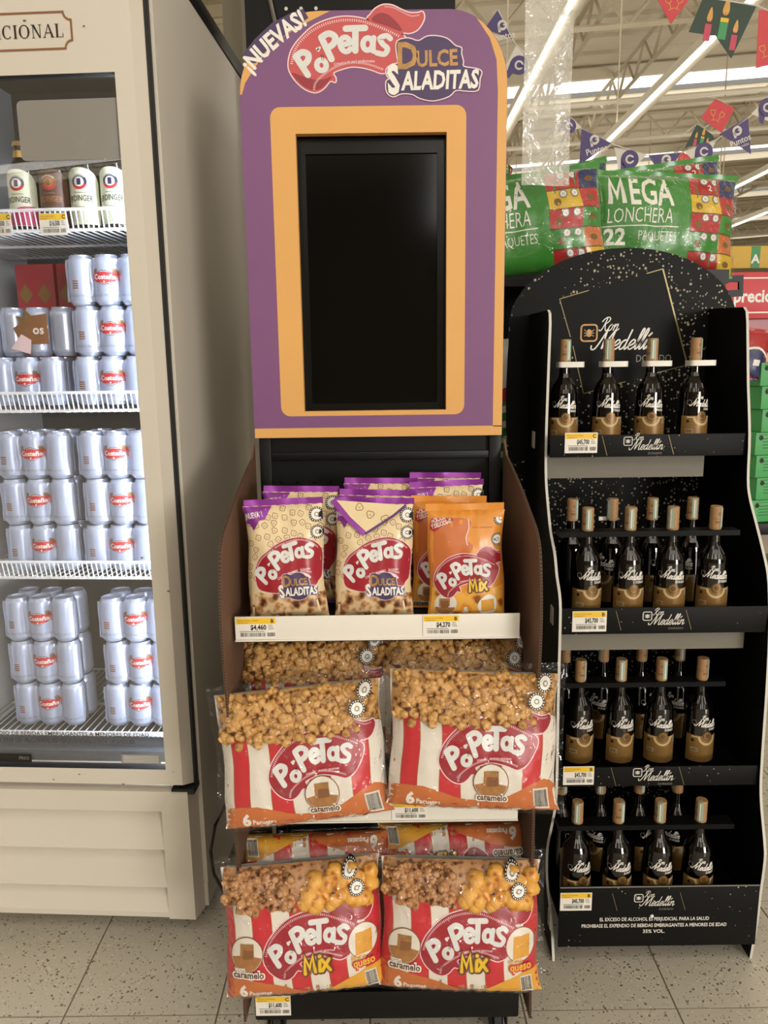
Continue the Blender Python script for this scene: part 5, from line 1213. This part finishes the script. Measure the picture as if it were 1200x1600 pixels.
# far promotion gondola with the red price banner
fg = empty('promotion_gondola', 'far gondola with a red price banner and beige goods', 'shelf unit', (0, 0, 0))
mb = MB(); mb.box(1.9, 4.4, 5.2, 5.25, 0, 2.0, 'roof_steel'); mb.build('back_panel', fg)
for z in (.15, .75, 1.3, 1.62): mb = MB(); mb.box(1.9, 4.4, 4.72, 5.2, z, z+.03, 'pillar_strip'); mb.build('shelf', fg)
mb = MB(); mb.box(1.85, 4.4, 4.6, 4.612, 1.745, 2.005, 'sign_red', .002); sg = mb.build('banner', fg)
a = Art(); a.rect(1.925, 4.395, 1.968, 1.976, 'ink_white', 1); a.rect(1.925, 4.395, 1.775, 1.783, 'ink_white', 1); pl = at(1147, 476, 4.6)
a.text('precio insuperable', pl.x-.004, pl.z+.014, .07, 'ink_white', 1, .03, align='L', width=.66); a.build('banner_lettering', sg, plane(4.6), .001)
mb = MB(); mb.box(1.92, 4.4, 4.66, 4.69, 1.68, 1.75, 'ink_red_dark'); mb.build('rail', fg)
mb = MB(); mb.box(2.0, 4.4, 4.9, 4.91, 2.06, 2.19, 'sign_yellow', .002); sg = mb.build('yellow_banner', fg)
a = Art(); u0 = at(1171, 435, 4.9).x; a.rect(u0, u0+.055, 2.062, 2.188, 'candle_green', 1); a.text('A', u0+.0275, 2.09, .05, 'ink_white', 2, .03); a.build('banner_print', sg, plane(4.9), .001)
for k in range(7):
    o = empty('goods_box', f'{("beige", "brown", "blue", "cream", "beige", "red", "brown")[k]} box on the far gondola shelf, {ORD[k] if k < 4 else ("fifth", "sixth", "seventh")[k-4]} from the rum stand', 'box', (1.98+.16*k, 4.98, 1.332), (0, 0, R_(3*(k % 3-1))), 'boxes on the far gondola')
    mb = MB(); mb.box(-.07, .07, -.09, .09, 0, .22+.02*(k % 3), ('pillar_strip', 'kraft', 'navy', 'cream_bag', 'pillar_strip', 'bag_red', 'kraft')[k], .005); mb.build('box', o)
    a = Art(); a.rect(-.05, .05, .05, .12, ('ink_white', 'cream_bag')[k % 2], 1); a.rect(-.06, .06, .15, .165, 'ink_red', 1); a.build('box_print', o, plane(-.09), .001)

# ============================================================ bunting
def garland(pxs, Y, label, flags):
    o = empty('bunting', label, 'bunting', (0, 0, 0))
    mb = MB(); mb.tube([at(x, y, Y)+Vector((0, .004, 0)) for x, y in pxs], .0035, 'board_white', 5); mb.build('string', o)
    for kind, pts, c, rot, sc in flags:
        q = [(at(x, y, Y).x, at(x, y, Y).z) for x, y in pts]; cx, cz = at(*c, Y).x, at(*c, Y).z; k = Y/1200*sc
        col_ = {'p': 'flag_purple', 'w': 'flag_white', 'r': 'flag_red', 'g': 'flag_green'}[kind[0]]
        mb = MB(); mb.prism(q, lambda u, v, d: (u, Y+d+.03*(v-cz), v), 0, .002, col_); fl = mb.build('flag', o)
        a = Art()
        if kind == 'p':
            a.circ(0, .5, 7, 'flag_white', 1, n=16); a.rect(-7, -3.6, -8, .5, 'flag_white', 1); a.circ(0, .5, 3.6, 'flag_purple', 2, n=12); a.rect(1, 4, -.6, 1.6, 'flag_white', 3)
            a.text('Puntos', 0, -18, 8.5, 'flag_white', 1, .02, width=31); a.text('Colombia', 0, -24, 4.5, 'flag_white', 1, .0, width=20)
        if kind == 'w':
            a.circ(0, 0, 13, 'flag_purple', 1, n=20); a.poly([(-13, 2), (-5, -12), (-9, -22), (-14, -17)], 'flag_purple', 1); a.circ(0, 0, 6.5, 'flag_white', 2, n=14); a.circ(0, 0, 3.8, 'flag_purple', 3, n=12); a.rect(1.5, 7, -2, 2, 'flag_purple', 3)
        if kind == 'r':
            for s_, r_ in ((-7, 20), (7, -20)):
                b_ = Art(); b_.stroke([(-4, 8), (-4, 2), (0, -2), (4, 2), (4, 8)], 1.1, 'flame', 1, True); b_.stroke([(0, -2), (0, -9)], 1.1, 'flame', 1); b_.stroke([(-3.5, -9), (3.5, -9)], 1.1, 'flame', 1); a.add(b_, 1, s_, 0, r_)
        if kind == 'g':
            for x, y, s_, m_ in ((-17, -6, 1, 'candle_pink'), (2, 2, 1.25, 'candle_green'), (18, -14, .9, 'candle_pink')):
                a.rect(x-4.2*s_, x+4.2*s_, y-15*s_, y+5*s_, m_, 1); a.poly(smooth([(x-3.5*s_, y+12*s_), (x, y+7*s_), (x+3.5*s_, y+12*s_), (x+.5*s_, y+25*s_)]), 'flame', 1); a.stroke([(x, y+5*s_), (x, y+9*s_)], .8, 'ink_brown_dark', 2, caps=0)
                if m_ == 'candle_green': a.rect(x-4.2*s_, x+4.2*s_, y+1*s_, y+5*s_, 'ink_yellow', 2)
        A = Art().add(a, k, cx, cz, rot)
        A.build('flag_print', fl, lambda u, v, d: (u, Y-d+.03*(v-cz), v), .0012)
    return o
garland([(900, 196), (960, 226), (1012, 243), (1066, 238), (1120, 218), (1175, 180), (1215, 150)], 5.2, 'bunting of purple and white pennants strung above the green snack bags',
    [('w', [(893, 183), (909, 199), (872, 213)], (889, 197), -35, .8), ('p', [(909, 199), (955, 224), (905, 258)], (929, 219), 14, 1), ('w', [(960, 230), (1011, 242), (969, 280)], (984, 249), 5, 1), ('p', [(1014, 243), (1065, 238), (1036, 280)], (1041, 250), 2, 1), ('w', [(1070, 237), (1119, 220), (1097, 267)], (1100, 237), 0, 1), ('p', [(1125, 209), (1169, 183), (1173, 241)], (1152, 205), 22, 1), ('w', [(1173, 178), (1206, 148), (1206, 192)], (1199, 168), 10, 1)])
garland([(770, 20), (778, 15), (800, 60), (807, 70), (822, 85)], 4.4, 'bunting of pennants beside the shoulder of the purple header',
    [('p', [(778, 15), (757, 45), (800, 61)], (785, 40), 10, 1), ('w', [(807, 70), (787, 108), (818, 116), (818, 84)], (811, 102), -18, 1)])
garland([(1024, -3), (1080, -2), (1100, -6), (1184, 9), (1215, 22)], 3.6, 'large bunting with a green three candle flag and red pennants',
    [('r', [(1027, -2), (1078, -2), (1048, 38)], (1053, 4), 0, 1), ('g', [(1100, -6), (1183, 8), (1142, 92), (1118, 56), (1076, 50)], (1128, 39), -8, 1.12), ('r', [(1187, 14), (1210, 18), (1210, 98), (1181, 107)], (1199, 80), 0, .9)])
garland([(1100, 150), (1118, 153), (1148, 169), (1100, 200), (1089, 194), (1060, 215)], 6.2, 'smaller bunting with red wine glass flag and dark green candle flag',
    [('r', [(1118, 153), (1148, 169), (1127, 208), (1095, 184)], (1120, 181), -15, .8), ('g', [(1089, 194), (1113, 210), (1118, 220), (1070, 231)], (1096, 218), -10, .5), ('r', [(1066, 236), (1080, 246), (1072, 262), (1056, 254)], (1068, 250), -15, .4)])
garland([(788, 248), (801, 285), (815, 276), (840, 295)], 5.6, 'low bunting with dark green and red flags between header and green bags',
    [('g', [(785, 248), (801, 262), (798, 280), (785, 272)], (792, 266), 0, .3), ('r', [(801, 285), (815, 275), (840, 294), (836, 306), (812, 300)], (818, 289), -20, .6)])
